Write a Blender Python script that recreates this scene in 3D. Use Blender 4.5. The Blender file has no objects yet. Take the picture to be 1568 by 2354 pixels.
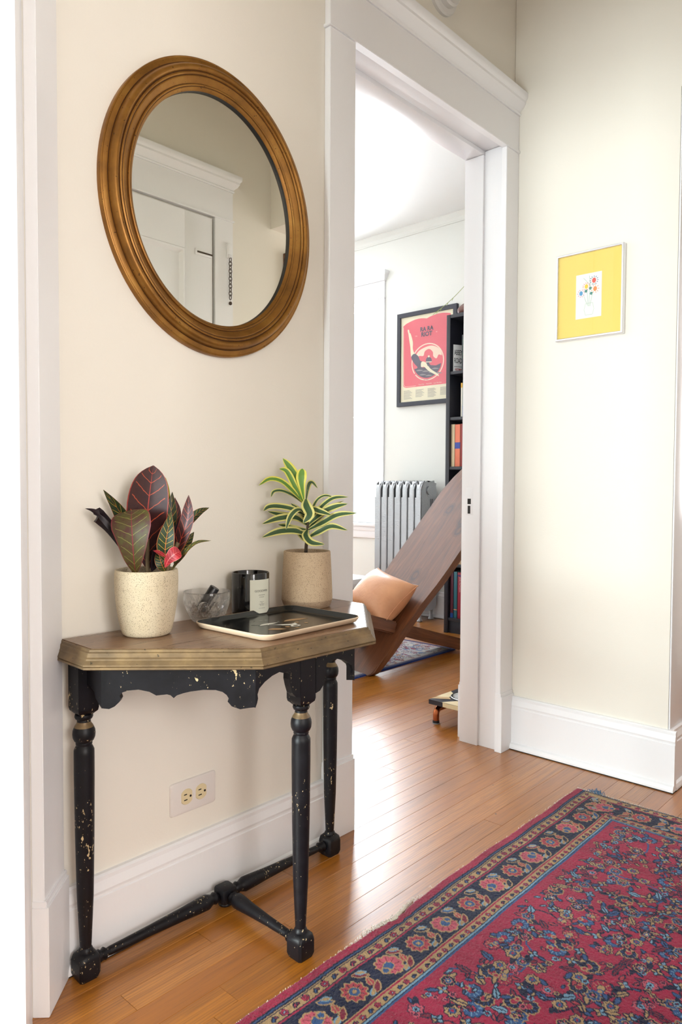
import bpy, bmesh, math, random
import numpy as np
from mathutils import Vector, Matrix

random.seed(7)
RNG = np.random.default_rng(7)
SC = bpy.context.scene
COL = SC.collection
PI = math.pi
W_, H_ = 1568, 2354

# ------------------------------------------------------------------ camera
FPX, YAW, PITCH, ROLL, EYE = 1675.5, math.radians(42.506), math.radians(-2.063), math.radians(0.2665), 0.95
fw_ = Vector((math.cos(YAW) * math.cos(PITCH), math.sin(YAW) * math.cos(PITCH), math.sin(PITCH)))
rt0 = Vector((math.sin(YAW), -math.cos(YAW), 0))
up0 = rt0.cross(fw_)
rt_ = rt0 * math.cos(ROLL) + up0 * math.sin(ROLL)
up_ = up0 * math.cos(ROLL) - rt0 * math.sin(ROLL)
cam_d = bpy.data.cameras.new('camera')
cam = bpy.data.objects.new('camera', cam_d)
COL.objects.link(cam)
cam.matrix_world = Matrix(((rt_.x, up_.x, -fw_.x, 0), (rt_.y, up_.y, -fw_.y, 0), (rt_.z, up_.z, -fw_.z, EYE), (0, 0, 0, 1)))
cam_d.sensor_fit = 'HORIZONTAL'
cam_d.sensor_width = 36.0
cam_d.lens = FPX / W_ * 36.0
cam_d.clip_start = 0.02
SC.camera = cam

# ------------------------------------------------------------------ light and exposure
SC.view_settings.view_transform = 'Standard'
SC.view_settings.look = 'None'
SC.view_settings.gamma = 1.0
SC.view_settings.use_curve_mapping = False
SC.view_settings.exposure = 0.0
world = bpy.data.worlds.new('sky')
SC.world = world
world.use_nodes = True
bg = world.node_tree.nodes['Background']
bg.inputs['Color'].default_value = (0.86, 0.93, 1.0, 1)
bg.inputs['Strength'].default_value = 1.2


def area(name, loc, direction, sx, sy, power, color):
    d = bpy.data.lights.new(name, 'AREA')
    d.shape = 'RECTANGLE'
    d.size, d.size_y, d.energy, d.color = sx, sy, power, color
    o = bpy.data.objects.new(name, d)
    COL.objects.link(o)
    o.location = loc
    o.rotation_euler = Vector(direction).to_track_quat('-Z', 'Y').to_euler()
    return o


# overcast daylight outside the seen and inferred windows, plus fill lamps at added ones
area('daylight_living', (4.60, 4.02, 1.52), (-1, 0, 0), 0.95, 1.9, 205, (0.88, 0.94, 1.0))
area('fill_living_unseen', (4.60, 5.12, 1.52), (-1, 0, 0), 0.95, 1.9, 205, (0.88, 0.94, 1.0))  # added behind an unseen second window for more living room light
area('daylight_side_room', (-4.95, 1.15, 1.45), (1, 0, 0), 2.2, 1.9, 640, (0.86, 0.98, 1.0))
area('fill_hall_end', (-0.1, -2.55, 1.5), (0, 1, 0), 1.3, 1.6, 88, (1.0, 0.955, 0.93))  # general fill from behind the camera, set outside an added window
area('fill_far_room', (3.88, 0.50, 1.5), (-1, 0, 0), 0.75, 1.5, 26, (1.0, 0.96, 0.97))  # added lamp, no known source; brightens the end face of the hall wall


# ------------------------------------------------------------------ material helpers
def srgb(h):
    h = h.lstrip('#')
    v = [int(h[i:i + 2], 16) / 255 for i in (0, 2, 4)]
    return tuple(c / 12.92 if c <= 0.04045 else ((c + 0.055) / 1.055) ** 2.4 for c in v) + (1.0,)


class NT:
    def __init__(self, name, color='#808080', rough=0.5, metal=0.0, spec=0.5, coat=0.0):
        self.m = bpy.data.materials.new(name)
        self.m.use_nodes = True
        self.nt = self.m.node_tree
        self.b = self.nt.nodes['Principled BSDF']
        self.set('Base Color', srgb(color) if isinstance(color, str) else color)
        self.set('Roughness', rough)
        self.set('Metallic', metal)
        self.set('Specular IOR Level', spec)
        if coat:
            self.set('Coat Weight', coat)

    def set(self, k, v):
        if hasattr(v, 'is_output'):
            self.nt.links.new(v, self.b.inputs[k])
        else:
            self.b.inputs[k].default_value = v

    def n(self, t, ins=None, **props):
        nd = self.nt.nodes.new(t)
        for k, v in props.items():
            setattr(nd, k, v)
        for k, v in (ins or {}).items():
            if hasattr(v, 'is_output'):
                self.nt.links.new(v, nd.inputs[k])
            else:
                nd.inputs[k].default_value = v
        return nd

    def math(self, op, a, b=0.0, c=0.0, clamp=False):
        return self.n('ShaderNodeMath', {0: a, 1: b, 2: c}, operation=op, use_clamp=clamp).outputs[0]

    def pos(self, kind='world', scale=(1, 1, 1), offset=None):
        if kind == 'world':
            v = self.n('ShaderNodeNewGeometry').outputs['Position']
        else:
            v = self.n('ShaderNodeTexCoord').outputs['Object']
        if offset is not None:
            v = self.n('ShaderNodeVectorMath', {0: v, 1: offset}, operation='ADD').outputs[0]
        return self.n('ShaderNodeVectorMath', {0: v, 1: scale}, operation='MULTIPLY').outputs[0]

    def noise(self, vec, scale=5.0, detail=3.0, rough=0.5, dist=0.0):
        return self.n('ShaderNodeTexNoise', {'Vector': vec, 'Scale': scale, 'Detail': detail, 'Roughness': rough, 'Distortion': dist}).outputs['Fac']

    def ramp(self, fac, stops, interp='LINEAR'):
        r = self.n('ShaderNodeValToRGB', {'Fac': fac})
        r.color_ramp.interpolation = interp
        e = r.color_ramp.elements
        while len(e) > 1:
            e.remove(e[-1])
        for i, (p, c) in enumerate(stops):
            x = e[0] if i == 0 else e.new(p)
            x.position = p
            x.color = srgb(c) if isinstance(c, str) else c
        return r.outputs['Color']

    def mix(self, fac, a, b, blend='MIX'):
        nd = self.nt.nodes.new('ShaderNodeMix')
        nd.data_type = 'RGBA'
        nd.blend_type = blend
        for k, v in ((0, fac), (6, a), (7, b)):
            if isinstance(v, str):
                v = srgb(v)
            if hasattr(v, 'is_output'):
                self.nt.links.new(v, nd.inputs[k])
            else:
                nd.inputs[k].default_value = v
        return nd.outputs[2]

    def bump(self, h, strength=0.2, dist=0.002):
        self.set('Normal', self.n('ShaderNodeBump', {'Height': h, 'Strength': strength, 'Distance': dist}).outputs[0])


def plain(name, color, rough=0.5, metal=0.0, spec=0.5, coat=0.0):
    return NT(name, color, rough, metal, spec, coat).m


def wall_paint(name, color):
    t = NT(name, color, 0.6, spec=0.3)
    p = t.pos()
    a = t.noise(p, 220, 2)
    b = t.noise(p, 6, 3)
    t.bump(t.math('ADD', a, t.math('MULTIPLY', b, 1.5)), 0.12, 0.0015)
    return t.m


def trim_paint(name, color, rough=0.28):
    t = NT(name, color, rough, spec=0.5)
    a = t.noise(t.pos(scale=(14, 14, 3)), 12, 3)
    b = t.noise(t.pos(), 90, 2)
    t.bump(t.math('ADD', a, t.math('MULTIPLY', b, 0.25)), 0.10, 0.002)
    return t.m


M = {}
M['wall'] = wall_paint('cream_wall_paint', '#efe9de')
M['wall_east'] = M['wall']
M['wall_living'] = wall_paint('pale_living_wall_paint', '#e3e3de')
M['ceiling'] = wall_paint('white_ceiling_paint', '#f2f2f0')
M['trim'] = trim_paint('white_gloss_trim', '#f3f2f4')
M['dark_gap'] = plain('dark_gap', '#2a2320', 0.8)
M['glass_pane'] = None


def glass_pane_mat():
    t = NT('window_glass', '#ffffff', 0.0)
    nt = t.nt
    tr = nt.nodes.new('ShaderNodeBsdfTransparent')
    gl = nt.nodes.new('ShaderNodeBsdfGlossy')
    gl.inputs['Roughness'].default_value = 0.0
    fr = nt.nodes.new('ShaderNodeFresnel')
    fr.inputs['IOR'].default_value = 1.5
    mx = nt.nodes.new('ShaderNodeMixShader')
    geo = nt.nodes.new('ShaderNodeNewGeometry')
    front = t.math('SUBTRACT', 1.0, geo.outputs['Backfacing'])
    nt.links.new(t.math('MULTIPLY', fr.outputs[0], front), mx.inputs[0])
    nt.links.new(tr.outputs[0], mx.inputs[1])
    nt.links.new(gl.outputs[0], mx.inputs[2])
    nt.links.new(mx.outputs[0], nt.nodes['Material Output'].inputs['Surface'])
    return t.m


M['glass_pane'] = glass_pane_mat()


def floor_wood():
    t = NT('honey_oak_strip', '#b06f2c', 0.3, spec=0.5, coat=0.9)
    oi = t.n('ShaderNodeObjectInfo')
    rnd = oi.outputs['Random']
    off = t.n('ShaderNodeCombineXYZ', {'X': t.math('MULTIPLY', rnd, 37.0), 'Y': t.math('MULTIPLY', rnd, 91.0), 'Z': 0.0}).outputs[0]
    g1 = t.noise(t.pos(scale=(1.2, 26, 26), offset=off), 3.0, 5, 0.6, 0.6)
    g2 = t.noise(t.pos(scale=(4, 190, 190), offset=off), 2.0, 3, 0.6)
    wv = t.n('ShaderNodeTexWave', {'Vector': t.pos(scale=(0.7, 9, 9), offset=off), 'Scale': 5.0, 'Distortion': 5.0, 'Detail': 2.0, 'Detail Scale': 0.9},
             wave_type='BANDS', bands_direction='Y').outputs['Fac']
    base = t.ramp(rnd, [(0.0, '#9e5b10'), (0.3, '#b5701a'), (0.6, '#a86613'), (0.85, '#bc782a'), (1.0, '#945110')])
    c = t.mix(t.math('MULTIPLY', t.math('SUBTRACT', 0.58, g1, clamp=True), 2.4, clamp=True), base, '#84490f')
    line = t.math('MULTIPLY', t.math('SUBTRACT', wv, 0.62, clamp=True), 0.9, clamp=True)
    c = t.mix(t.math('MULTIPLY', line, t.math('GREATER_THAN', rnd, 0.35)), c, '#6f3d12')
    c = t.mix(t.math('MULTIPLY', t.math('GREATER_THAN', g2, 0.60), 0.5), c, '#6c3c12')
    spots = t.math('GREATER_THAN', t.noise(t.pos(), 36, 1), 0.80)
    c = t.mix(spots, c, '#42220f')
    t.set('Base Color', c)
    sc = t.noise(t.pos(), 9, 4, 0.6)
    t.set('Coat Roughness', 0.33)
    t.set('Roughness', t.math('ADD', 0.29, t.math('MULTIPLY', sc, 0.16)))
    t.bump(t.math('ADD', t.math('MULTIPLY', g2, 0.4), t.noise(t.pos(), 14, 2)), 0.05, 0.004)
    return t.m


M['floor'] = floor_wood()
M['subfloor'] = plain('dark_subfloor', '#3a2010', 0.8)


def distressed_black():
    t = NT('distressed_black_paint', '#100f13', 0.42, spec=0.3)
    p = t.pos('object')
    a = t.noise(t.pos('object', (1, 1, 0.35)), 62, 3, 0.55, 0.4)
    b = t.noise(p, 11, 2)
    f = t.noise(t.pos('object', (1, 1, 0.6)), 210, 3, 0.6)
    big = t.math('GREATER_THAN', t.math('ADD', t.math('MULTIPLY', a, 0.62), t.math('ADD', t.math('MULTIPLY', b, 0.32), t.math('MULTIPLY', f, 0.30))), 0.780)
    fine = t.math('GREATER_THAN', t.math('ADD', f, t.math('MULTIPLY', b, 0.25)), 0.825)
    chips = t.math('MAXIMUM', big, fine)
    d = t.noise(p, 28, 5, 0.7)
    base = t.ramp(d, [(0.3, '#0b0a0e'), (0.6, '#131217'), (0.8, '#1e1c22')])
    t.set('Base Color', t.mix(chips, base, '#cbb48a'))
    t.set('Roughness', t.math('ADD', 0.34, t.math('MULTIPLY', d, 0.2)))
    t.bump(t.math('SUBTRACT', t.math('MULTIPLY', d, 0.5), t.math('MULTIPLY', chips, 0.4)), 0.25, 0.001)
    return t.m


M['black'] = distressed_black()


def gold_edge():
    t = NT('worn_gold_paint', '#957c45', 0.45, 0.3)
    a = t.noise(t.pos('object', (1, 1, 1.5)), 22, 4, 0.6)
    b = t.noise(t.pos('object'), 130, 2)
    c = t.ramp(a, [(0.2, '#574630'), (0.5, '#766043'), (0.8, '#917852')])
    c = t.mix(t.math('GREATER_THAN', b, 0.72), c, '#453a28')
    t.set('Base Color', c)
    t.bump(a, 0.2, 0.001)
    return t.m


M['gold'] = gold_edge()


def table_wood():
    t = NT('faded_walnut_top', '#7b5a44', 0.3, spec=0.5)
    g = t.noise(t.pos('object', (2, 40, 40)), 3, 5, 0.6, 0.3)
    g2 = t.noise(t.pos('object', (6, 300, 300)), 2, 2)
    c = t.ramp(g, [(0.25, '#664a36'), (0.5, '#826248'), (0.75, '#947257')])
    c = t.mix(t.math('MULTIPLY', t.math('GREATER_THAN', g2, 0.62), 0.35), c, '#4d3527')
    t.set('Base Color', c)
    t.set('Roughness', t.math('ADD', 0.22, t.math('MULTIPLY', g, 0.14)))
    t.bump(g2, 0.05, 0.001)
    return t.m


M['table_top'] = table_wood()


def antique_gold():
    t = NT('antique_gold_frame', '#8a5a20', 0.38, 0.6)
    a = t.noise(t.pos('object'), 14, 4, 0.6)
    sp = t.math('GREATER_THAN', t.noise(t.pos('object'), 210, 1), 0.74)
    c = t.ramp(a, [(0.3, '#7a5222'), (0.55, '#936529'), (0.8, '#a67b38')])
    c = t.mix(sp, c, '#3f240c')
    t.set('Base Color', c)
    t.bump(a, 0.08, 0.001)
    return t.m


M['frame_gold'] = antique_gold()
M['frame_dark'] = plain('dark_gilt_groove', '#4a2a0e', 0.5, 0.5)
M['mirror'] = plain('mirror_silvering', '#f4f4ea', 0.0, 1.0)
M['black_edge'] = plain('black_edge', '#0c0c0e', 0.5)


def stoneware(name, color, dark):
    t = NT(name, color, 0.75, spec=0.3)
    p = t.pos('object')
    v = t.n('ShaderNodeTexVoronoi', {'Vector': p, 'Scale': 560.0}, feature='F1')
    size = t.math('MULTIPLY', v.outputs['Color'], 1.0)
    s = t.math('LESS_THAN', v.outputs['Distance'], t.math('MULTIPLY', t.math('SUBTRACT', size, 0.15, clamp=True), 0.58))
    v2 = t.n('ShaderNodeTexVoronoi', {'Vector': p, 'Scale': 850.0}, feature='F1')
    s2 = t.math('LESS_THAN', v2.outputs['Distance'], t.math('MULTIPLY', t.math('SUBTRACT', v2.outputs['Color'], 0.3, clamp=True), 0.6))
    n = t.noise(p, 40, 3)
    c = t.mix(n, color, dark)
    c = t.mix(t.math('MULTIPLY', s2, 0.55), c, '#7d6a55')
    c = t.mix(t.math('MULTIPLY', s, 0.75), c, '#54463c')
    t.set('Base Color', c)
    t.bump(t.noise(p, 300, 2), 0.12, 0.0006)
    return t.m


M['stone'] = stoneware('speckled_cream_stoneware', '#d2c3a9', '#c8b799')
M['stone2'] = stoneware('speckled_tan_stoneware', '#c9b093', '#bfa587')
M['stone2_raw'] = stoneware('raw_clay_base', '#b39a80', '#aa9076')
M['soil'] = plain('potting_soil', '#20160f', 0.95)


def leaf_mat(name, body, body2, vein, edge, kind='croton'):
    """u runs base to tip, v across the blade (-1..1) in the UV map."""
    t = NT(name, body, 0.42, spec=0.35)
    uv = t.n('ShaderNodeUVMap').outputs[0]
    sp = t.n('ShaderNodeSeparateXYZ', {0: uv})
    u = sp.outputs[0]
    v = t.math('SUBTRACT', t.math('MULTIPLY', sp.outputs[1], 2.0), 1.0)
    av = t.math('ABSOLUTE', v)
    pn = t.noise(t.pos('object'), 60, 4, 0.6)
    if kind == 'croton':
        c = t.mix(t.math('MULTIPLY', t.math('SUBTRACT', pn, 0.35, clamp=True), 3.0, clamp=True), body, body2)
        ph = t.math('FRACT', t.math('ADD', t.math('SUBTRACT', t.math('MULTIPLY', u, 8.5), t.math('MULTIPLY', av, 1.25)), t.math('MULTIPLY', pn, 0.35)))
        side = t.math('MULTIPLY', t.math('LESS_THAN', t.math('ABSOLUTE', t.math('SUBTRACT', ph, 0.5)), 0.038), t.math('LESS_THAN', av, 0.82))
        mid = t.math('LESS_THAN', av, t.math('MULTIPLY', t.math('SUBTRACT', 1.15, u), 0.045))
        rim = t.math('GREATER_THAN', av, 0.95)
        c = t.mix(side, c, vein)
        c = t.mix(t.math('MAXIMUM', mid, t.math('MULTIPLY', rim, 0.8)), c, edge)
    else:
        n = t.n('ShaderNodeTexWave', {'Vector': t.n('ShaderNodeCombineXYZ', {'X': v, 'Y': 0.0, 'Z': 0.0}).outputs[0], 'Scale': 3.2}, bands_direction='X').outputs['Fac']
        c = t.mix(n, body, body2)
        jit = t.math('MULTIPLY', t.math('SUBTRACT', pn, 0.5), 0.12)
        c = t.mix(t.math('GREATER_THAN', t.math('ADD', av, jit), 0.56), c, edge)
        c = t.mix(t.math('MULTIPLY', t.math('GREATER_THAN', av, 0.90), 0.5), c, vein)
    t.set('Base Color', c)
    t.set('Subsurface Weight', 0.0)
    return t.m


M['croton_maroon'] = leaf_mat('croton_maroon', '#34171a', '#43201f', '#b04a2f', '#a8382e')
M['croton_green'] = leaf_mat('croton_green_maroon', '#4c4a1c', '#4a221e', '#7a7a3a', '#7c2430')
M['croton_veined'] = leaf_mat('croton_green_yellow', '#26381b', '#1c2c18', '#c09a35', '#c46a38')
M['croton_dark'] = leaf_mat('croton_underside', '#21131a', '#150f16', '#2c161c', '#3a1a20')
M['croton_red'] = leaf_mat('croton_red', '#7c1420', '#a3222c', '#d06058', '#e08078')
M['croton_yellow'] = leaf_mat('croton_yellow', '#a8a62a', '#8f9426', '#c8c040', '#c8c040')
M['drac'] = leaf_mat('striped_leaf', '#4a6644', '#3b5438', '#c9c26a', '#d9d284', 'drac')
M['drac_new'] = leaf_mat('striped_young_leaf', '#6c963c', '#587f3c', '#cfc74c', '#ded65e', 'drac')
M['stem'] = plain('brown_green_stem', '#6d5b3f', 0.7)
M['stem_dark'] = plain('brown_stem', '#4c4035', 0.8)

M['black_gloss'] = plain('black_gloss_glass', '#08080b', 0.08, spec=0.6)
M['wax'] = plain('dark_wax', '#15141a', 0.5)
M['paper'] = plain('cream_label_paper', '#dcdccb', 0.7)
M['ink'] = plain('dark_grey_ink', '#4a4a46', 0.7)
M['ink_black'] = plain('black_ink', '#1c1c22', 0.7)
M['black_satin'] = plain('black_satin_plastic', '#101014', 0.35)
M['tray_black'] = plain('black_tray_lacquer', '#17191a', 0.16, spec=0.5)
M['tray_rim'] = plain('cream_tray_rim', '#dcc4a8', 0.45)
M['print_white'] = plain('print_white', '#d9d4c8', 0.5)
M['print_tan'] = plain('print_tan', '#a8845c', 0.5)
M['print_grey'] = plain('print_grey', '#5c5c58', 0.5)


def crystal():
    t = NT('cut_crystal', '#ffffff', 0.0)
    t.set('Transmission Weight', 1.0)
    t.set('IOR', 1.52)
    nt = t.nt
    tr = nt.nodes.new('ShaderNodeBsdfTransparent')
    mx = nt.nodes.new('ShaderNodeMixShader')
    mx.inputs[0].default_value = 0.32
    nt.links.new(t.b.outputs[0], mx.inputs[1])
    nt.links.new(tr.outputs[0], mx.inputs[2])
    nt.links.new(mx.outputs[0], nt.nodes['Material Output'].inputs['Surface'])
    return t.m


M['crystal'] = crystal()
M['silver'] = plain('polished_aluminium', '#e6e6ea', 0.28, 1.0)
M['mat_yellow'] = plain('yellow_mat_board', '#efd270', 0.85)
M['art_paper'] = plain('art_paper', '#ecece6', 0.85)
M['plate'] = plain('white_outlet_plate', '#e6dfda', 0.4)
M['ivory'] = plain('ivory_receptacle', '#e2d1a8', 0.4)
M['slot'] = plain('slot_black', '#1a1412', 0.7)


def radiator_paint():
    t = NT('silver_radiator_paint', '#b2b4b8', 0.30, 0.7)
    n = t.noise(t.pos(), 95, 2)
    m = t.math('GREATER_THAN', t.n('ShaderNodeSeparateXYZ', {0: t.pos()}).outputs[2], 0.55)
    t.bump(t.math('MULTIPLY', n, t.math('ADD', 0.25, m)), 0.5, 0.004)
    return t.m


M['radiator'] = radiator_paint()


def plank_wood():
    t = NT('dark_stained_pine', '#5d3c2a', 0.27, spec=0.5)
    p = t.pos('object')
    g = t.noise(t.pos('object', (1.3, 14, 14)), 3, 5, 0.6, 1.2)
    g2 = t.noise(t.pos('object', (1.6, 46, 46)), 3, 3, 0.5, 0.4)
    c = t.ramp(g, [(0.2, '#422415'), (0.5, '#643a22'), (0.8, '#7f5033')])
    c = t.mix(t.math('MULTIPLY', t.math('SUBTRACT', g2, 0.45, clamp=True), 0.7, clamp=True), c, '#3c2314')
    for k in ((0.17, 0.18, 0.0), (0.64, 0.15, 0.0), (0.98, 0.05, 0.0), (1.13, 0.22, 0.0), (1.05, 0.07, 0.0)):
        d = t.n('ShaderNodeVectorMath', {0: t.n('ShaderNodeVectorMath', {0: p, 1: k}, operation='SUBTRACT').outputs[0], 1: (0.62, 1, 0.15)}, operation='MULTIPLY').outputs[0]
        L = t.n('ShaderNodeVectorMath', {0: d}, operation='LENGTH').outputs['Value']
        L = t.math('ADD', L, t.math('MULTIPLY', t.math('SUBTRACT', t.noise(p, 38, 3, 0.6), 0.5), 0.022))
        c = t.mix(t.math('MULTIPLY', t.math('LESS_THAN', L, 0.034), 0.35), c, '#341a10')
        ring = t.math('SUBTRACT', 1.0, t.math('MULTIPLY', t.math('ABSOLUTE', t.math('SUBTRACT', L, 0.018)), 130.0), clamp=True)
        c = t.mix(t.math('MULTIPLY', ring, 0.8), c, '#24131a')
    t.set('Base Color', c)
    t.set('Roughness', t.math('ADD', 0.24, t.math('MULTIPLY', g, 0.12)))
    t.bump(t.math('ADD', g, t.math('MULTIPLY', g2, 0.3)), 0.10, 0.003)
    return t.m


M['plank'] = plank_wood()


def leather():
    t = NT('tan_leather', '#c98d63', 0.42, spec=0.5)
    p = t.pos('object')
    a = t.noise(p, 9, 3)
    t.set('Base Color', t.ramp(a, [(0.3, '#bd8159'), (0.7, '#cf956b')]))
    t.bump(t.math('ADD', t.noise(p, 22, 3, 0.6, 1.0), t.math('MULTIPLY', t.noise(p, 400, 2), 0.15)), 0.3, 0.006)
    return t.m


M['leather'] = leather()
M['shelf'] = plain('black_brown_laminate', '#23232c', 0.45)
M['poster_frame'] = plain('black_wood_frame', '#2b2c38', 0.4)
M['poster_paper'] = plain('poster_cream', '#e2d9bd', 0.6)
M['poster_red'] = plain('poster_coral', '#d9616d', 0.6)
M['poster_dark'] = plain('poster_charcoal', '#565060', 0.6)
M['poster_mid'] = plain('poster_grey', '#8a8484', 0.6)
M['poster_cream2'] = plain('poster_pale', '#e6cdb8', 0.6)
M['copper'] = plain('copper_pipe', '#a8603c', 0.25, 1.0)
M['steel'] = plain('stainless_steel', '#c8c8c8', 0.18, 1.0)
M['rubber'] = plain('grey_rubber', '#8a8f93', 0.7)
M['rubber_black'] = plain('black_rubber', '#18161a', 0.6)
M['inlay_black'] = plain('black_painted_wood', '#20222c', 0.3)
M['inlay_pale'] = plain('pale_wood', '#dcc9a0', 0.4)
M['inlay_mid'] = plain('tan_wood', '#bb9a6a', 0.4)
M['white_cloth'] = plain('white_cotton', '#ececec', 0.9)
M['navy_cloth'] = plain('navy_cotton', '#20264a', 0.9)
M['boot'] = plain('brown_boot_leather', '#6a4038', 0.4)
M['boot_sole'] = plain('dark_boot_sole', '#2c2026', 0.6)
M['vine'] = plain('green_vine', '#9fae63', 0.6)
M['plastic_white'] = plain('white_plastic', '#dedad6', 0.4)
M['iron'] = plain('dark_iron', '#5a5048', 0.4, 0.8)


def carved():
    t = NT('carved_brown_wood', '#6b4a34', 0.6)
    v = t.n('ShaderNodeTexVoronoi', {'Vector': t.pos(), 'Scale': 34.0}, feature='F1').outputs['Distance']
    t.set('Base Color', t.ramp(v, [(0.1, '#8a6448'), (0.5, '#5a3c2a'), (0.8, '#33221a')]))
    t.bump(v, 0.6, 0.01)
    return t.m


M['carved'] = carved()


# ------------------------------------------------------------------ mesh helpers
def link(name, me, m=None, parent=None, smooth=False, loc=None, rot=None):
    o = bpy.data.objects.new(name, me)
    COL.objects.link(o)
    if m is not None and hasattr(me, 'materials') and len(me.materials) == 0:
        me.materials.append(m)
    if parent is not None:
        o.parent = parent
    if loc is not None:
        o.location = loc
    if rot is not None:
        o.rotation_euler = rot
    if smooth:
        me.shade_smooth()
        if smooth == 'auto':
            try:
                me.set_sharp_from_angle(angle=math.radians(38))
            except Exception:
                pass
    return o


def build(name, bm, m, parent=None, smooth=False, loc=None, rot=None):
    me = bpy.data.meshes.new(name)
    bmesh.ops.recalc_face_normals(bm, faces=bm.faces)
    bm.to_mesh(me)
    bm.free()
    return link(name, me, m, parent, smooth, loc, rot)


def pyd(name, verts, faces, m, parent=None, smooth=False, loc=None, rot=None):
    me = bpy.data.meshes.new(name)
    me.from_pydata([tuple(v) for v in verts], [], faces)
    me.update()
    return link(name, me, m, parent, smooth, loc, rot)


def box(bm, x0, x1, y0, y1, z0, z1, bevel=0.0, mtx=None):
    vs = [bm.verts.new(Vector(p)) for p in ((x0, y0, z0), (x1, y0, z0), (x1, y1, z0), (x0, y1, z0), (x0, y0, z1), (x1, y0, z1), (x1, y1, z1), (x0, y1, z1))]
    if mtx is not None:
        for v in vs:
            v.co = mtx @ v.co
    fs = [bm.faces.new([vs[i] for i in f]) for f in ((0, 3, 2, 1), (4, 5, 6, 7), (0, 1, 5, 4), (1, 2, 6, 5), (2, 3, 7, 6), (3, 0, 4, 7))]
    if bevel:
        es = set(e for f in fs for e in f.edges)
        bmesh.ops.bevel(bm, geom=list(es), offset=bevel, segments=2, affect='EDGES', profile=0.5)


def boxes(name, lst, m, parent=None, bevel=0.0, mtx=None, loc=None, rot=None, smooth=False):
    bm = bmesh.new()
    for b in lst:
        box(bm, *b, bevel=bevel, mtx=mtx)
    return build(name, bm, m, parent, smooth or ('auto' if bevel else False), loc, rot)


def prism(bm, pts, frame, h0, h1):
    """pts (a,b) polygon, extruded between h0 and h1 in frame (origin, A, B, N)."""
    o, A, B, N = frame
    lo = [bm.verts.new(o + A * a + B * b + N * h0) for a, b in pts]
    hi = [bm.verts.new(o + A * a + B * b + N * h1) for a, b in pts]
    n = len(pts)
    bm.faces.new(lo[::-1])
    bm.faces.new(hi)
    for i in range(n):
        j = (i + 1) % n
        bm.faces.new((lo[i], lo[j], hi[j], hi[i]))


def lathe(bm, prof, n=40, center=(0, 0, 0), axis='z', mtx=None, cap0=True, cap1=True, mod=None):
    rings = []
    for (r, z) in prof:
        ring = []
        for i in range(n):
            a = 2 * PI * i / n
            rr = r if mod is None else r * mod(a, z)
            if axis == 'z':
                p = Vector((center[0] + rr * math.cos(a), center[1] + rr * math.sin(a), center[2] + z))
            elif axis == 'x':
                p = Vector((center[0] + z, center[1] + rr * math.cos(a), center[2] + rr * math.sin(a)))
            else:
                p = Vector((center[0] + rr * math.sin(a), center[1] + z, center[2] + rr * math.cos(a)))
            if mtx is not None:
                p = mtx @ p
            ring.append(bm.verts.new(p))
        rings.append(ring)
    for a, b in zip(rings, rings[1:]):
        for i in range(n):
            j = (i + 1) % n
            bm.faces.new((a[i], a[j], b[j], b[i]))
    if cap0:
        bm.faces.new(rings[0][::-1])
    if cap1:
        bm.faces.new(rings[-1])


def tube(bm, pts, radii, n=10, cap=True):
    pts = [Vector(p) for p in pts]
    if not hasattr(radii, '__len__'):
        radii = [radii] * len(pts)
    rings = []
    ref = None
    for i, p in enumerate(pts):
        t = (pts[min(i + 1, len(pts) - 1)] - pts[max(i - 1, 0)]).normalized()
        if ref is None:
            ref = t.cross(Vector((0, 0, 1)) if abs(t.z) < 0.9 else Vector((1, 0, 0))).normalized()
        ref = (ref - t * ref.dot(t)).normalized()
        bn = t.cross(ref)
        rings.append([bm.verts.new(p + (ref * math.cos(2 * PI * k / n) + bn * math.sin(2 * PI * k / n)) * radii[i]) for k in range(n)])
    for a, b in zip(rings, rings[1:]):
        for i in range(n):
            j = (i + 1) % n
            bm.faces.new((a[i], a[j], b[j], b[i]))
    if cap:
        bm.faces.new(rings[0][::-1])
        bm.faces.new(rings[-1])


def smooth_path(pts, n=24):
    """Catmull-Rom through the points."""
    P = [Vector(p) for p in pts]
    P = [P[0] * 2 - P[1]] + P + [P[-1] * 2 - P[-2]]
    out = []
    segs = len(P) - 3
    for k in range(n + 1):
        s = k / n * segs
        i = min(int(s), segs - 1)
        t = s - i
        a, b, c, d = P[i:i + 4]
        out.append(0.5 * ((2 * b) + (c - a) * t + (2 * a - 5 * b + 4 * c - d) * t * t + (3 * b - a - 3 * c + d) * t ** 3))
    return out


def thing(name, label, cat, loc=(0, 0, 0), rz=0.0, group=None):
    o = bpy.data.objects.new(name, None)
    o.empty_display_size = 0.05
    COL.objects.link(o)
    o.location = loc
    o.rotation_euler = (0, 0, rz)
    o['label'], o['category'] = label, cat
    if group:
        o['group'] = group
    return o


def tag(o, label, cat, group=None, kind=None):
    o['label'], o['category'] = label, cat
    if group:
        o['group'] = group
    if kind:
        o['kind'] = kind
    return o


def struct(o):
    o['kind'] = 'structure'
    return o


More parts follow.
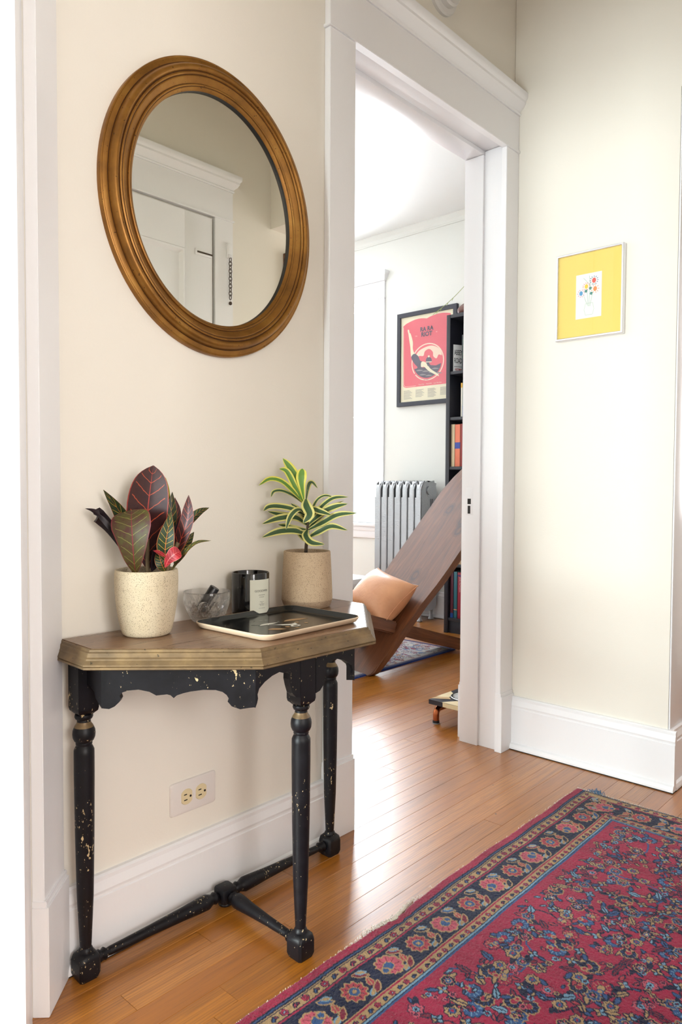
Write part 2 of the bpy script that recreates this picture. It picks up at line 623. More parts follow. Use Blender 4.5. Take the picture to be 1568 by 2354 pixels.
def text(name, body, size, mtx, m, parent=None, sx=1.0, align='LEFT', extrude=0.0002, bold=0.0):
    cu = bpy.data.curves.new(name, 'FONT')
    cu.body = body
    cu.size = size
    cu.align_x = align
    cu.extrude = extrude
    cu.offset = bold
    cu.resolution_u = 3
    cu.materials.append(m)
    tmp = bpy.data.objects.new(name, cu)
    COL.objects.link(tmp)
    dg = bpy.context.evaluated_depsgraph_get()
    me = bpy.data.meshes.new_from_object(tmp.evaluated_get(dg))
    bpy.data.objects.remove(tmp)
    bpy.data.curves.remove(cu)
    S = Matrix.Diagonal((sx, 1, 1, 1))
    me.transform(mtx @ S)
    if len(me.materials) == 0:
        me.materials.append(m)
    o = bpy.data.objects.new(name, me)
    COL.objects.link(o)
    if parent is not None:
        o.parent = parent
    return o


def frame_mtx(origin, X, Y):
    X, Y = Vector(X).normalized(), Vector(Y).normalized()
    Z = X.cross(Y)
    o = Vector(origin)
    return Matrix(((X.x, Y.x, Z.x, o.x), (X.y, Y.y, Z.y, o.y), (X.z, Y.z, Z.z, o.z), (0, 0, 0, 1)))


# ------------------------------------------------------------------ room shell
D = 1.3366          # hall wall with the mirror (faces -Y)
T = 0.150           # its thickness
XE = 2.365          # hall end wall with the yellow picture (faces -X)
XW = 4.34           # living room window wall (faces -X)
CEIL = 2.85
JL, JR, HEAD = 1.487, 2.280, 2.130      # casing inner edges and head of the living room doorway
C0 = Vector((0.645, D, 0))              # corner with the diagonal wall
dd = Vector((-0.70711, -0.70711, 0))    # along the diagonal wall, away from the corner
dn = Vector((-0.70711, 0.70711, 0))     # into the diagonal wall

struct(boxes('wall_north', [(0.40, JL - 0.035, D, D + T, 0, CEIL), (JR + 0.035, XW + 0.15, D, D + T, 0, CEIL), (JL - 0.035, JR + 0.035, D, D + T, HEAD + 0.035, CEIL)], M['wall']))
struct(boxes('wall_east', [(XE, XE + 0.14, 0.77, D - 0.001, 0, CEIL), (XE, XE + 0.14, 0.03, 0.77, 2.17, CEIL)], M['wall']))
struct(boxes('wall_south', [(0.75, 3.75, -0.11, 0.03, 0, CEIL)], M['wall']))
struct(boxes('wall_south_return', [(0.75, 0.89, -2.3, -0.111, 0, CEIL)], M['wall']))
struct(boxes('wall_hall_west', [(-1.04, -0.90, -2.3, -0.26, 0, CEIL)], M['wall']))

dm = Matrix(((dd.x, dn.x, 0, C0.x), (dd.y, dn.y, 0, C0.y), (0, 0, 1, 0), (0, 0, 0, 1)))
struct(boxes('wall_northwest', [(0.0, 0.13, 0, 0.14, 0, CEIL), (0.13, 0.96, 0, 0.14, HEAD, CEIL), (0.96, 2.22, 0, 0.14, 0, CEIL)], M['wall'], mtx=dm))
# south wall of the hall end and side room, each with a window hole
def wall_with_hole_y(name, x0, x1, y0, y1, hx0, hx1, hz0, hz1, m):
    return struct(boxes(name, [(x0, hx0, y0, y1, 0, CEIL), (hx1, x1, y0, y1, 0, CEIL), (hx0, hx1, y0, y1, 0, hz0), (hx0, hx1, y0, y1, hz1, CEIL)], m))
def wall_with_holes_x(name, x0, x1, y0, y1, holes, m):
    lst, y = [], y0
    for (a, b, z0, z1) in holes:
        lst += [(x0, x1, y, a, 0, CEIL), (x0, x1, a, b, 0, z0), (x0, x1, a, b, z1, CEIL)]
        y = b
    lst.append((x0, x1, y, y1, 0, CEIL))
    return struct(boxes(name, lst, m))
wall_with_holes_x('wall_side_east', 3.60, 3.74, 0.031, D - 0.001, [(0.15, 0.85, 0.75, 2.25)], M['wall'])
wall_with_hole_y('wall_back', -4.85, 0.75, -2.45, -2.301, -0.7, 0.5, 0.7, 2.3, M['wall'])
wall_with_holes_x('wall_west', -4.85, -4.7, -2.3, 2.6, [(0.10, 2.20, 0.5, 2.4)], M['wall'])
struct(boxes('wall_side_north', [(-4.85, 0.80, 2.6, 2.75, 0, CEIL)], M['wall']))
WY0, WY1, WZ0, WZ1 = 3.62, 4.42, 0.66, 2.374
wall_with_holes_x('wall_living_east', XW, XW + 0.15, D + T, 5.8, [(WY0, WY1, WZ0, WZ1), (4.72, 5.52, WZ0, WZ1)], M['wall_living'])
struct(boxes('wall_living_south', [(0.95, JL - 0.035, D + T, D + T + 0.004, 0, CEIL), (JR + 0.035, XW, D + T, D + T + 0.004, 0, CEIL), (JL - 0.035, JR + 0.035, D + T, D + T + 0.004, HEAD + 0.035, CEIL)], M['wall_living']))
struct(boxes('wall_living_west', [(0.81, 0.95, D + T, 5.8, 0, CEIL)], M['wall_living']))
struct(boxes('wall_living_north', [(0.81, XW + 0.15, 5.8, 5.94, 0, CEIL)], M['wall_living']))
struct(boxes('ceiling_hall_dimmer', [(-4.85, 3.74, -2.45, D - 0.001, CEIL - 0.012, CEIL - 0.0005)], wall_paint('bounce_dimming_paint', '#b0a58e')))  # extra dark slab under the unseen ceiling, added to dim the upper walls
struct(boxes('ceiling', [(-4.9, XW + 0.2, -2.5, 6.0, CEIL, CEIL + 0.1)], M['ceiling']))

# strip floor: each board a piece of its own
floor = struct(boxes('floor', [(-4.9, XW + 0.2, -2.5, 6.0, -0.10, -0.0125)], M['subfloor']))
def plank_mesh():
    bm = bmesh.new()
    w, e = 0.0572, 0.0005
    pr = [(0.0002, -0.012), (w - 0.0002, -0.012), (w - 0.0002, -e), (w - e - 0.0002, 0), (0.0002 + e, 0), (0.0002, -e)]
    prism(bm, pr, (Vector((0, 0, 0)), Vector((0, 1, 0)), Vector((0, 0, 1)), Vector((1, 0, 0))), 0.0004, 0.9996)
    me = bpy.data.meshes.new('plank')
    bmesh.ops.recalc_face_normals(bm, faces=bm.faces)
    bm.to_mesh(me)
    bm.free()
    me.materials.append(M['floor'])
    return me
pm = plank_mesh()
row = 0
y = 0.05
while y < 4.45:
    x0, x1 = (0.22, 4.33) if y > D - 0.05 else (-0.05, 3.59)
    if y > D + T:
        x0 = 0.96
    x = x0
    first = True
    while x < x1 - 1e-4:
        L = random.uniform(0.5, 1.3) if first else random.uniform(0.9, 2.1)
        first = False
        if x + L > x1 - 0.35:
            L = x1 - x
        o = bpy.data.objects.new('plank', pm)
        COL.objects.link(o)
        o.parent = floor
        o.location = (x, y, 0)
        o.scale = (L, 1, 1)
        x += L
    y += 0.0572
    row += 1

# baseboards: stepped profile with cap and shoe
def baseboard(name, p0, p1, into, h=0.19, shoe=True):
    """p0->p1 along the wall foot on the wall plane; `into` points into the room."""
    p0, p1, into = Vector(p0), Vector(p1), Vector(into).normalized()
    A = (p1 - p0)
    L = A.length
    A.normalize()
    pr = [(0, 0), (0.030, 0), (0.030, 0.010), (0.026, 0.020), (0.019, 0.024), (0.019, h - 0.042), (0.0165, h - 0.040), (0.0165, h - 0.036), (0.018, h - 0.030), (0.013, h - 0.012), (0.013, h - 0.004), (0.009, h), (0, h)]
    bm = bmesh.new()
    prism(bm, [(a, max(b, 0.0035)) for a, b in pr], (p0, into, Vector((0, 0, 1)), A), 0, L)
    o = struct(build(name, bm, M['trim']))
    bm = bmesh.new()
    prism(bm, [(0, 0), (0.0285, 0), (0.0285, 0.0035), (0, 0.0035)], (p0, into, Vector((0, 0, 1)), A), 0, L)
    build('floor_gap', bm, M['dark_gap'], o)
    return o
baseboard('baseboard_north', (0.63, D, 0), (1.388, D, 0), (0, -1, 0), 0.166)
baseboard('baseboard_east', (XE, 0.742, 0), (XE, D - 0.027, 0), (-1, 0, 0), 0.19)
baseboard('baseboard_east_end', (XE - 0.0, 0.77, 0), (XE + 0.14, 0.77, 0), (0, -1, 0), 0.19)
baseboard('baseboard_living_east', (XW, D + T, 0), (XW, 5.8, 0), (-1, 0, 0), 0.19)
baseboard('baseboard_living_south', (JR + 0.145, D + T + 0.004, 0), (XW, D + T + 0.004, 0), (0, 1, 0), 0.19)
# plaster end of the hall wall is painted as trim
struct(boxes('trim_8', [(XE + 0.001, XE + 0.139, 0.764, 0.7695, 0.19, 2.168)], M['trim'], bevel=0.0015))

CAP = [(0, 0), (0.024, 0), (0.026, 0.006), (0.022, 0.010), (0.024, 0.014), (0.036, 0.024), (0.042, 0.034), (0.044, 0.036), (0.044, 0.044), (0.050, 0.050), (0.052, 0.058), (0.052, 0.070), (0, 0.070)]
def casing(names, o, A, N, x0, x1, head, wl, wr, t=0.020, head_h=0.131, cap_r=True, plinth=True, legs_to=0.0):
    """door/window casing on a wall: o origin, A along the wall, N into the room. One structure object."""
    Z = Vector((0, 0, 1))
    bm = bmesh.new()
    def bx(a0, a1, z0, z1, n0, n1):
        vs = [o + A * a + Z * z + N * n for n in (n0, n1) for z in (z0, z1) for a in (a0, a1)]
        q = [bm.verts.new(v) for v in vs]
        fs = [bm.faces.new([q[i] for i in f]) for f in ((0, 1, 3, 2), (4, 6, 7, 5), (0, 4, 5, 1), (2, 3, 7, 6), (0, 2, 6, 4), (1, 5, 7, 3))]
        bmesh.ops.recalc_face_normals(bm, faces=fs)
        bmesh.ops.bevel(bm, geom=list(set(e for f in fs for e in f.edges)), offset=0.0012, segments=2, affect='EDGES')
    z0 = 0.21 if plinth else legs_to
    bx(x0 - wl, x0, z0 - (0.002 if plinth else 0), head, 0, t)
    bx(x1, x1 + wr, z0 - (0.002 if plinth else 0), head, 0, t)
    if plinth:
        for a0, a1 in ((x0 - wl - (0.0 if wl < 0.09 else 0.004), x0 + 0.003), (x1 - 0.003, x1 + wr)):
            bx(a0, a1, 0, 0.200, 0, t + 0.008)
            bx(a0 + 0.001, a1 - 0.001, 0.198, 0.211, 0, t + 0.004)
    bx(x0 - wl, x1 + wr, head + 0.008, head + head_h, 0, t)
    bx(x0 - wl - 0.006, x1 + wr + (0.006 if cap_r else 0), head, head + 0.0085, 0, t + 0.005)
    # crown cap with returns
    zb = head + head_h
    a0, a1 = x0 - wl, x1 + wr
    loops = []
    for n_, z_ in CAP:
        k = max(0.0, n_ - t) * 0.9
        r = k if cap_r else 0.0
        loops.append([bm.verts.new(o + A * (a0 - k) + Z * (zb + z_)), bm.verts.new(o + A * (a0 - k) + Z * (zb + z_) + N * n_), bm.verts.new(o + A * (a1 + r) + Z * (zb + z_) + N * n_), bm.verts.new(o + A * (a1 + r) + Z * (zb + z_))])
    for p, q in zip(loops, loops[1:]):
        for i in range(3):
            bm.faces.new((p[i], p[i + 1], q[i + 1], q[i]))
    bm.faces.new(loops[-1])
    bmesh.ops.remove_doubles(bm, verts=[v for l in loops for v in l], dist=1e-6)
    return struct(build(names, bm, M['trim'], smooth='auto'))
X_, Y_, Z_ = Vector((1, 0, 0)), Vector((0, 1, 0)), Vector((0, 0, 1))
tr1 = casing('trim_1', Vector((0, D, 0)), X_, -Y_, JL, JR, HEAD, 0.099, XE - JR - 0.0005, cap_r=False)
# the cap of the doorway returns on to the end wall a little way
# jambs and soffit with the door rabbet
bm = bmesh.new()
yb = D + T + 0.003
box(bm, JR + 0.013, JR + 0.034, D, D + 0.076, 0, HEAD + 0.014, bevel=0.001)
box(bm, JR + 0.004, JR + 0.034, D + 0.076, yb, 0, HEAD + 0.001, bevel=0.0015)
box(bm, JL - 0.034, JL - 0.013, D, D + 0.076, 0, HEAD + 0.014, bevel=0.001)
box(bm, JL - 0.034, JL - 0.004, D + 0.076, yb, 0, HEAD + 0.001, bevel=0.0015)
box(bm, JL - 0.034, JR + 0.034, D, D + 0.076, HEAD + 0.0145, HEAD + 0.034, bevel=0.001)
box(bm, JL - 0.034, JR + 0.034, D + 0.076, yb, HEAD + 0.0015, HEAD + 0.034, bevel=0.0015)
trim2 = struct(build('trim_2', bm, M['trim'], smooth='auto'))
# painted strike plate with its two dark holes
boxes('strike_plate', [(JR + 0.0036, JR + 0.0042, D + 0.105, D + 0.135, 0.845, 0.945)], M['trim'], trim2, bevel=0.0005)
boxes('strike_hole', [(JR + 0.0032, JR + 0.0038, D + 0.113, D + 0.127, 0.885, 0.905)], M['slot'], trim2)
boxes('strike_hole', [(JR + 0.0032, JR + 0.0038, D + 0.115, D + 0.126, 0.850, 0.879)], M['slot'], trim2)
tr3 = casing('trim_3', Vector((0, D + T + 0.004, 0)), X_, Y_, JL - 0.04, JR + 0.04, HEAD + 0.03, 0.1, 0.1)
# diagonal doorway: casing leg and jamb next to the table
dN = -dn
tr4 = casing('trim_4', C0 + dd * 0.0, dd, dN, 0.112, 0.98, HEAD, 0.105, 0.1, t=0.0215)
bm = bmesh.new()
box(bm, 0.136, 0.165, -0.008, 0.19, 0, HEAD, mtx=dm, bevel=0.0012)
box(bm, 0.93, 0.956, -0.008, 0.19, 0, HEAD, mtx=dm, bevel=0.0012)
box(bm, 0.136, 0.956, -0.008, 0.19, HEAD - 0.001, HEAD + 0.025, mtx=dm, bevel=0.0012)
struct(build('trim_5', bm, M['trim'], smooth='auto'))

# crown strip and picture-rail line in the living room
bm = bmesh.new()
prism(bm, [(0, 0), (0.010, 0.0), (0.013, 0.006), (0.012, 0.012), (0.018, 0.030), (0.040, 0.055), (0.040, 0.06), (0, 0.06)],
      (Vector((XW, D + T, CEIL - 0.06)), -X_, Z_, Y_), 0, 5.8 - D - T)
struct(build('trim_6', bm, M['wall_living']))

# windows of the living room (second one unseen, added for light) and the unseen ones that light the hall
def window(name, o, A, N, x0, x1, z0, z1, cas=0.09, cap=True):
    """o on the wall plane, A along wall, N into the room."""
    root = bpy.data.objects.new(name, None)
    COL.objects.link(root)
    root['kind'] = 'structure'
    c = casing('window_casing', o, A, N, x0, x1, z1, cas, cas, plinth=False, legs_to=z0, t=0.014)
    c.parent = root
    mt = Matrix(((A.x, N.x, 0, o.x), (A.y, N.y, 0, o.y), (A.z, N.z, 1, o.z), (0, 0, 0, 1)))
    boxes('window_sill', [(x0 - cas - 0.02, x1 + cas + 0.02, -0.10, 0.045, z0 - 0.024, z0)], M['trim'], root, bevel=0.003, mtx=mt)
    boxes('window_apron', [(x0 - cas, x1 + cas, 0, 0.016, z0 - 0.115, z0 - 0.024), (x0 - cas, x1 + cas, 0, 0.022, z0 - 0.06, z0 - 0.024)], M['trim'], root, bevel=0.002, mtx=mt)
    zm = (z0 + z1) / 2
    for nm, za, zb_, n0 in (('sash', z0, zm + 0.02, -0.06), ('sash', zm - 0.02, z1, -0.10)):
        s = boxes(nm, [(x0, x0 + 0.045, n0, n0 + 0.035, za, zb_), (x1 - 0.045, x1, n0, n0 + 0.035, za, zb_), (x0 + 0.045, x1 - 0.045, n0, n0 + 0.035, za, za + 0.05), (x0 + 0.045, x1 - 0.045, n0, n0 + 0.035, zb_ - 0.04, zb_)], M['trim'], root, mtx=mt)
        boxes('pane', [(x0 + 0.044, x1 - 0.044, n0 + 0.014, n0 + 0.018, za + 0.049, zb_ - 0.039)], M['glass_pane'], s, mtx=mt)
    boxes('window_jamb', [(x0 - 0.01, x0 + 0.003, -0.155, 0.001, z0 - 0.01, z1), (x1 - 0.003, x1 + 0.01, -0.155, 0.001, z0 - 0.01, z1), (x0 + 0.003, x1 - 0.003, -0.155, 0.001, z1 - 0.003, z1 + 0.01)], M['trim'], root, mtx=mt)
    return root
window('window_1', Vector((XW, 0, 0)), Y_, -X_, WY0, WY1, WZ0, WZ1)
window('added_window_living', Vector((XW, 0, 0)), Y_, -X_, 4.72, 5.52, WZ0, WZ1)  # unseen, added to go with the extra living room lamp
window('window_3', Vector((-4.7, 0, 0)), Y_, X_, 0.10, 2.20, 0.5, 2.4)
window('added_window_far_room', Vector((3.60, 0, 0)), Y_, -X_, 0.15, 0.85, 0.75, 2.25, cas=0.08)  # unseen window added around the far room fill lamp
window('added_window_hall_end', Vector((0, -2.30, 0)), X_, Y_, -0.7, 0.5, 0.7, 2.3)  # unseen window added for the hall end fill

# front door that the mirror shows
casing('trim_7', Vector((0, 0.03, 0)), X_, Y_, 1.19, 2.02, HEAD, 0.10, 0.10)
door = struct(boxes('door_1', [(1.198, 2.012, 0.030, 0.036, 0.005, HEAD - 0.006)], M['dark_gap']))
DX0, DX1, DZ1 = 1.201, 2.008, HEAD - 0.010
boxes('door_stile', [(DX0, DX0 + 0.145, 0.0305, 0.0445, 0.008, DZ1)], M['trim'], door, bevel=0.0008)
boxes('door_stile', [(DX1 - 0.145, DX1, 0.0305, 0.0445, 0.008, DZ1)], M['trim'], door, bevel=0.0008)
boxes('door_rail', [(DX0 + 0.145, DX1 - 0.145, 0.0305, 0.0444, DZ1 - 0.16, DZ1)], M['trim'], door)
boxes('door_rail', [(DX0 + 0.145, DX1 - 0.145, 0.0305, 0.0444, 0.008, 0.25)], M['trim'], door)
bm = bmesh.new()
for a0, a1, z0, z1 in ((DX0 + 0.145, DX1 - 0.145, 0.25, DZ1 - 0.16),):
    loops = []
    for ins, hh in ((0.0, 0.0445), (0.004, 0.049), (0.012, 0.0485), (0.022, 0.040), (0.026, 0.037)):
        loops.append([bm.verts.new((a, hh, z)) for a, z in ((a0 + ins, z0 + ins), (a1 - ins, z0 + ins), (a1 - ins, z1 - ins), (a0 + ins, z1 - ins))])
    for p, q in zip(loops, loops[1:]):
        for i in range(4):
            j = (i + 1) % 4
            bm.faces.new((p[i], p[j], q[j], q[i]))
    bm.faces.new(loops[-1])
build('door_panel', bm, M['trim'], door)
# chain keeper on the door: plate with a dark slot
kp = boxes('chain_keeper', [(1.915, 2.000, 0.0445, 0.0485, 1.945, 1.972)], M['trim'], door, bevel=0.001)
boxes('keeper_slot', [(1.925, 2.004, 0.0484, 0.0505, 1.955, 1.962)], M['iron'], kp)
chain = thing('door_chain', 'dark security chain hanging on the front door casing, seen in the oval mirror', 'door chain', (2.095, 0.0505, 1.985))
boxes('chain_bracket', [(-0.014, 0.014, 0, 0.006, -0.02, 0.045), (-0.009, 0.009, 0.006, 0.016, -0.018, -0.004)], M['trim'], chain, bevel=0.001)
for k in range(11):
    bm = bmesh.new()
    zc = -0.028 - k * 0.0165
    a = k % 2
    path = []
    for i in range(13):
        q = 2 * PI * i / 12
        u_, v_ = 0.0065 * math.cos(q), 0.0115 * math.sin(q)
        path.append((u_ if a else u_ * 0.25, 0.012 + (u_ * 0.25 if a else u_ * 0.8), zc + v_))
    tube(bm, path, 0.0018, 6, cap=False)
    build('chain_link', bm, M['iron'], chain, smooth=True)
bm = bmesh.new()
lathe(bm, [(0.002, -0.008), (0.007, -0.005), (0.008, 0), (0.006, 0.006), (0.002, 0.008)], 12, (0, 0.012, -0.22))
build('chain_knob', bm, M['iron'], chain, smooth=True)
# brown carved panel past the opening, also only seen in the mirror
cp = tag(boxes('carved_panel', [(2.445, 2.80, 0.031, 0.052, 1.55, 2.075)], M['carved'], bevel=0.003), 'brown carved wooden wall panel glimpsed at the right rim of the mirror', 'wall panel')

# ------------------------------------------------------------------ wall bell above the doorway
bell = thing('doorbell_chime', 'round white wall chime high above the doorway, cut off by the top of the frame', 'wall chime', (1.905, D, 2.475))
bm = bmesh.new()
lathe(bm, [(0.069, 0), (0.070, -0.010), (0.066, -0.016), (0.050, -0.018)], 48, axis='y')
build('chime_base', bm, M['plastic_white'], bell, smooth='auto')
bm = bmesh.new()
lathe(bm, [(0.052, -0.016), (0.053, -0.034), (0.050, -0.038), (0.046, -0.039), (0.045, -0.050), (0.040, -0.056), (0.02, -0.059)], 48, axis='y')
build('chime_cover', bm, M['plastic_white'], bell, smooth='auto')

# ------------------------------------------------------------------ outlet
out = thing('wall_outlet', 'white sideways wall outlet plate with two ivory sockets, below the console table', 'outlet', (0.968, D, 0.257))
def rounded_rect(w, h, r, n=6):
    pts = []
    for cx, cy, a0 in ((w / 2 - r, h / 2 - r, 0), (-w / 2 + r, h / 2 - r, PI / 2), (-w / 2 + r, -h / 2 + r, PI), (w / 2 - r, -h / 2 + r, 1.5 * PI)):
        for i in range(n + 1):
            a = a0 + PI / 2 * i / n
            pts.append((cx + r * math.cos(a), cy + r * math.sin(a)))
    return pts
def plate_bm(pts, levels):
    """levels: (scale-inset, y) from the wall outwards; returns stacked offset outline."""
    bm = bmesh.new()
    loops = []
    for ins, yy in levels:
        L = []
        for a, b in pts:
            k = math.hypot(a, b)
            L.append(bm.verts.new((a - a / k * ins, yy, b - b / k * ins)))
        loops.append(L)
    n = len(pts)
    for p, q in zip(loops, loops[1:]):
        for i in range(n):
            j = (i + 1) % n
            bm.faces.new((p[i], p[j], q[j], q[i]))
    bm.faces.new(loops[-1])
    return bm
build('outlet_plate', plate_bm(rounded_rect(0.124, 0.074, 0.007), [(0, 0), (0, -0.002), (0.002, -0.0045), (0.006, -0.0055)]), M['plate'], out, smooth='auto')
for sx in (-0.0195, 0.0195):
    pts = []
    for i in range(40):
        a = 2 * PI * i / 40
        pts.append((max(-0.0142, min(0.0142, 0.0172 * math.cos(a))), 0.0172 * math.sin(a)))
    r = build('receptacle', plate_bm(pts, [(-0.0006, -0.005), (0, -0.0065), (0.0008, -0.0075)]), M['ivory'], out, loc=(sx, 0, 0))
    boxes('socket_slot', [(-0.0085, -0.0010, -0.0080, -0.0070, 0.0050, 0.0072)], M['slot'], r)
    boxes('socket_slot', [(-0.0085, 0.0002, -0.0080, -0.0070, -0.0072, -0.0050)], M['slot'], r)
    bm = bmesh.new()
    lathe(bm, [(0.0026, -0.0072), (0.0026, -0.0080)], 14, (0.0088, 0, 0), axis='y')
    build('ground_hole', bm, M['slot'], r)
bm = bmesh.new()
lathe(bm, [(0.0030, -0.005), (0.0030, -0.0068), (0.002, -0.0074)], 16, axis='y')
build('outlet_screw', bm, M['plate'], out, smooth='auto')

# ------------------------------------------------------------------ oval mirror
MC = Vector((1.0335, D, 1.562))
mir = thing('oval_mirror', 'large oval wall mirror in a stepped antique gold frame above the console table', 'mirror', MC)
MA, MB, MWID = 0.219, 0.2515, 0.068
prof = [(0.070, 0.000, 0), (0.070, -0.010, 0), (0.0690, -0.0125, 0), (0.0668, -0.0136, 0), (0.0655, -0.0130, 0), (0.0600, -0.0150, 0), (0.0560, -0.0152, 1), (0.0543, -0.0150, 1), (0.0535, -0.0185, 0), (0.0520, -0.0235, 0), (0.0490, -0.0282, 0), (0.0450, -0.0305, 0), (0.0410, -0.0300, 0), (0.0378, -0.0270, 0), (0.0366, -0.0245, 1), (0.0350, -0.0243, 1), (0.0345, -0.0262, 0), (0.0318, -0.0272, 0), (0.0300, -0.0262, 0), (0.0290, -0.0240, 1), (0.0275, -0.0238, 1), (0.0255, -0.0246, 0), (0.0200, -0.0222, 0), (0.0150, -0.0190, 0), (0.0135, -0.0182, 1), (0.0125, -0.0182, 1), (0.0118, -0.0204, 0), (0.0100, -0.0214, 0), (0.0082, -0.0204, 0), (0.0076, -0.0186, 1), (0.0066, -0.0184, 1), (0.0050, -0.0180, 0), (0.0010, -0.0135, 0), (0.0, -0.0125, 0)]
def ellipse_sweep(prof, a, b, n=128):
    V, F = [], []
    for i in range(n):
        q = 2 * PI * i / n
        nx, nz = math.cos(q) / a, math.sin(q) / b
        k = math.hypot(nx, nz)
        for s, h, _ in prof:
            V.append((a * math.cos(q) + nx / k * s, h, b * math.sin(q) + nz / k * s))
    m = len(prof)
    mi = []
    for i in range(n):
        j = (i + 1) % n
        for k in range(m - 1):
            F.append((i * m + k, j * m + k, j * m + k + 1, i * m + k + 1))
            mi.append(1 if prof[k][2] and prof[k + 1][2] else 0)
    return V, F, mi
V, F, mi = ellipse_sweep(prof, MA, MB)
fr = pyd('mirror_frame', V, F, M['frame_gold'], mir, smooth='auto')
fr.data.materials.append(M['frame_dark'])
fr.data.polygons.foreach_set('material_index', mi)
V, F, mi = ellipse_sweep([(0.0004, -0.0125, 0), (0.0002, -0.006, 0), (-0.001, -0.0055, 0)], MA, MB)
pyd('inner_lip', V, F, M['black_edge'], mir)['label'] = 'black inner edge'
V = [(0, -0.006, 0)] + [((MA + 0.001) * math.cos(2 * PI * i / 96), -0.006, (MB + 0.001) * math.sin(2 * PI * i / 96)) for i in range(96)]
pyd('mirror_glass', V, [(0, i + 1, (i + 1) % 96 + 1) for i in range(96)], M['mirror'], mir)

# ------------------------------------------------------------------ framed print on the end wall
pic = thing('framed_print', 'small flower print in a yellow mat and thin silver frame on the cream end wall', 'picture', (XE, 1.0445, 1.589))
PW, PH, PD = 0.231, 0.288, 0.020
def frame_bars(parent, w, h, bar, depth, m, name='frame_bar', lip=0.002):
    """four mitred bars in the YZ plane facing -X."""
    for k in range(4):
        bm = bmesh.new()
        if k % 2 == 0:
            s = 1 if k == 0 else -1
            out_ = [(w / 2, s * h / 2), (-w / 2, s * h / 2)]
            inn = [(w / 2 - bar, s * (h / 2 - bar)), (-w / 2 + bar, s * (h / 2 - bar))]
        else:
            s = 1 if k == 1 else -1
            out_ = [(s * w / 2, -h / 2), (s * w / 2, h / 2)]
            inn = [(s * (w / 2 - bar), -h / 2 + bar), (s * (w / 2 - bar), h / 2 - bar)]
        L = []
        def mixp(t):
            return [(a[0] + (b[0] - a[0]) * t, a[1] + (b[1] - a[1]) * t) for a, b in zip(out_, inn)]
        for t_, x in ((0, -0.0), (0, -depth + 0.001), (0.15, -depth), (0.85, -depth), (1, -depth + 0.001), (1, -depth + 0.006), (1, 0)):
            L.append([bm.verts.new((x, p[0], p[1])) for p in mixp(t_)])
        for p, q in zip(L, L[1:]):
            bm.faces.new((p[0], p[1], q[1], q[0]))
        for e in (0, 1):
            bm.faces.new([l[e] for l in L])
        build(name, bm, m, parent)
frame_bars(pic, PW, PH, 0.0075, PD, M['silver'])
boxes('mat_board', [(-0.0125, -0.0105, -PW / 2 + 0.006, PW / 2 - 0.006, -PH / 2 + 0.006, PH / 2 - 0.006)], M['mat_yellow'], pic)
boxes('print_sheet', [(-0.0132, -0.0124, -0.042, 0.046, -0.078, 0.068)], M['art_paper'], pic)
boxes('picture_glass', [(-0.0155, -0.0145, -PW / 2 + 0.005, PW / 2 - 0.005, -PH / 2 + 0.005, PH / 2 - 0.005)], M['glass_pane'], pic)
def flat_poly(name, pts, x, m, parent):
    """flat printed shape on a -X facing sheet; pts are (right, up) seen from the room, right = -Y."""
    return pyd(name, [(x, -a, b) for a, b in pts], [tuple(range(len(pts)))], m, parent)
AC = {k: plain('ink_' + k, v, 0.8) for k, v in dict(red='#e2665c', orange='#ee9256', yellow='#ecc744', blue='#5d9cc8', navy='#3f6488', pink='#d06088', teal='#4f8a80', green='#9fbba6').items()}
def daisy(cx, cy, r, core, petal, n, jag=0.0):
    bm = bmesh.new()
    for k in range(n):
        a = 2 * PI * k / n + random.uniform(-0.1, 0.1)
        c0 = Vector((cx + r * 1.5 * math.cos(a), cy + r * 1.5 * math.sin(a), 0))
        d1 = Vector((math.cos(a), math.sin(a), 0)) * r * 0.42
        d2 = Vector((-math.sin(a), math.cos(a), 0)) * r * 0.16
        bm.faces.new([bm.verts.new((-0.0134, -(c0 + q).x, (c0 + q).y)) for q in (-d1, d2, d1, -d2)])
    build('print_petals', bm, petal, pic)
    flat_poly('print_flower_core', [(cx + r * 0.8 * math.cos(2 * PI * i / 18), cy + r * math.sin(2 * PI * i / 18)) for i in range(18)], -0.0135, core, pic)
daisy(0.016, 0.042, 0.0085, AC['red'], AC['navy'], 12)
daisy(-0.010, 0.026, 0.0075, AC['yellow'], AC['red'], 11)
daisy(0.020, 0.014, 0.0080, AC['orange'], AC['orange'], 9)
daisy(-0.028, 0.006, 0.0075, AC['blue'], AC['pink'], 10)
for cx, cy in ((0.004, 0.018), (-0.011, 0.011), (0.007, 0.001)):
    flat_poly('print_leaf', [(cx + 0.0045 * math.cos(2 * PI * i / 9) * (1 + 0.3 * (i % 2)), cy + 0.0045 * math.sin(2 * PI * i / 9) * (1 + 0.3 * (i % 2))) for i in range(9)], -0.0135, AC['teal'], pic)
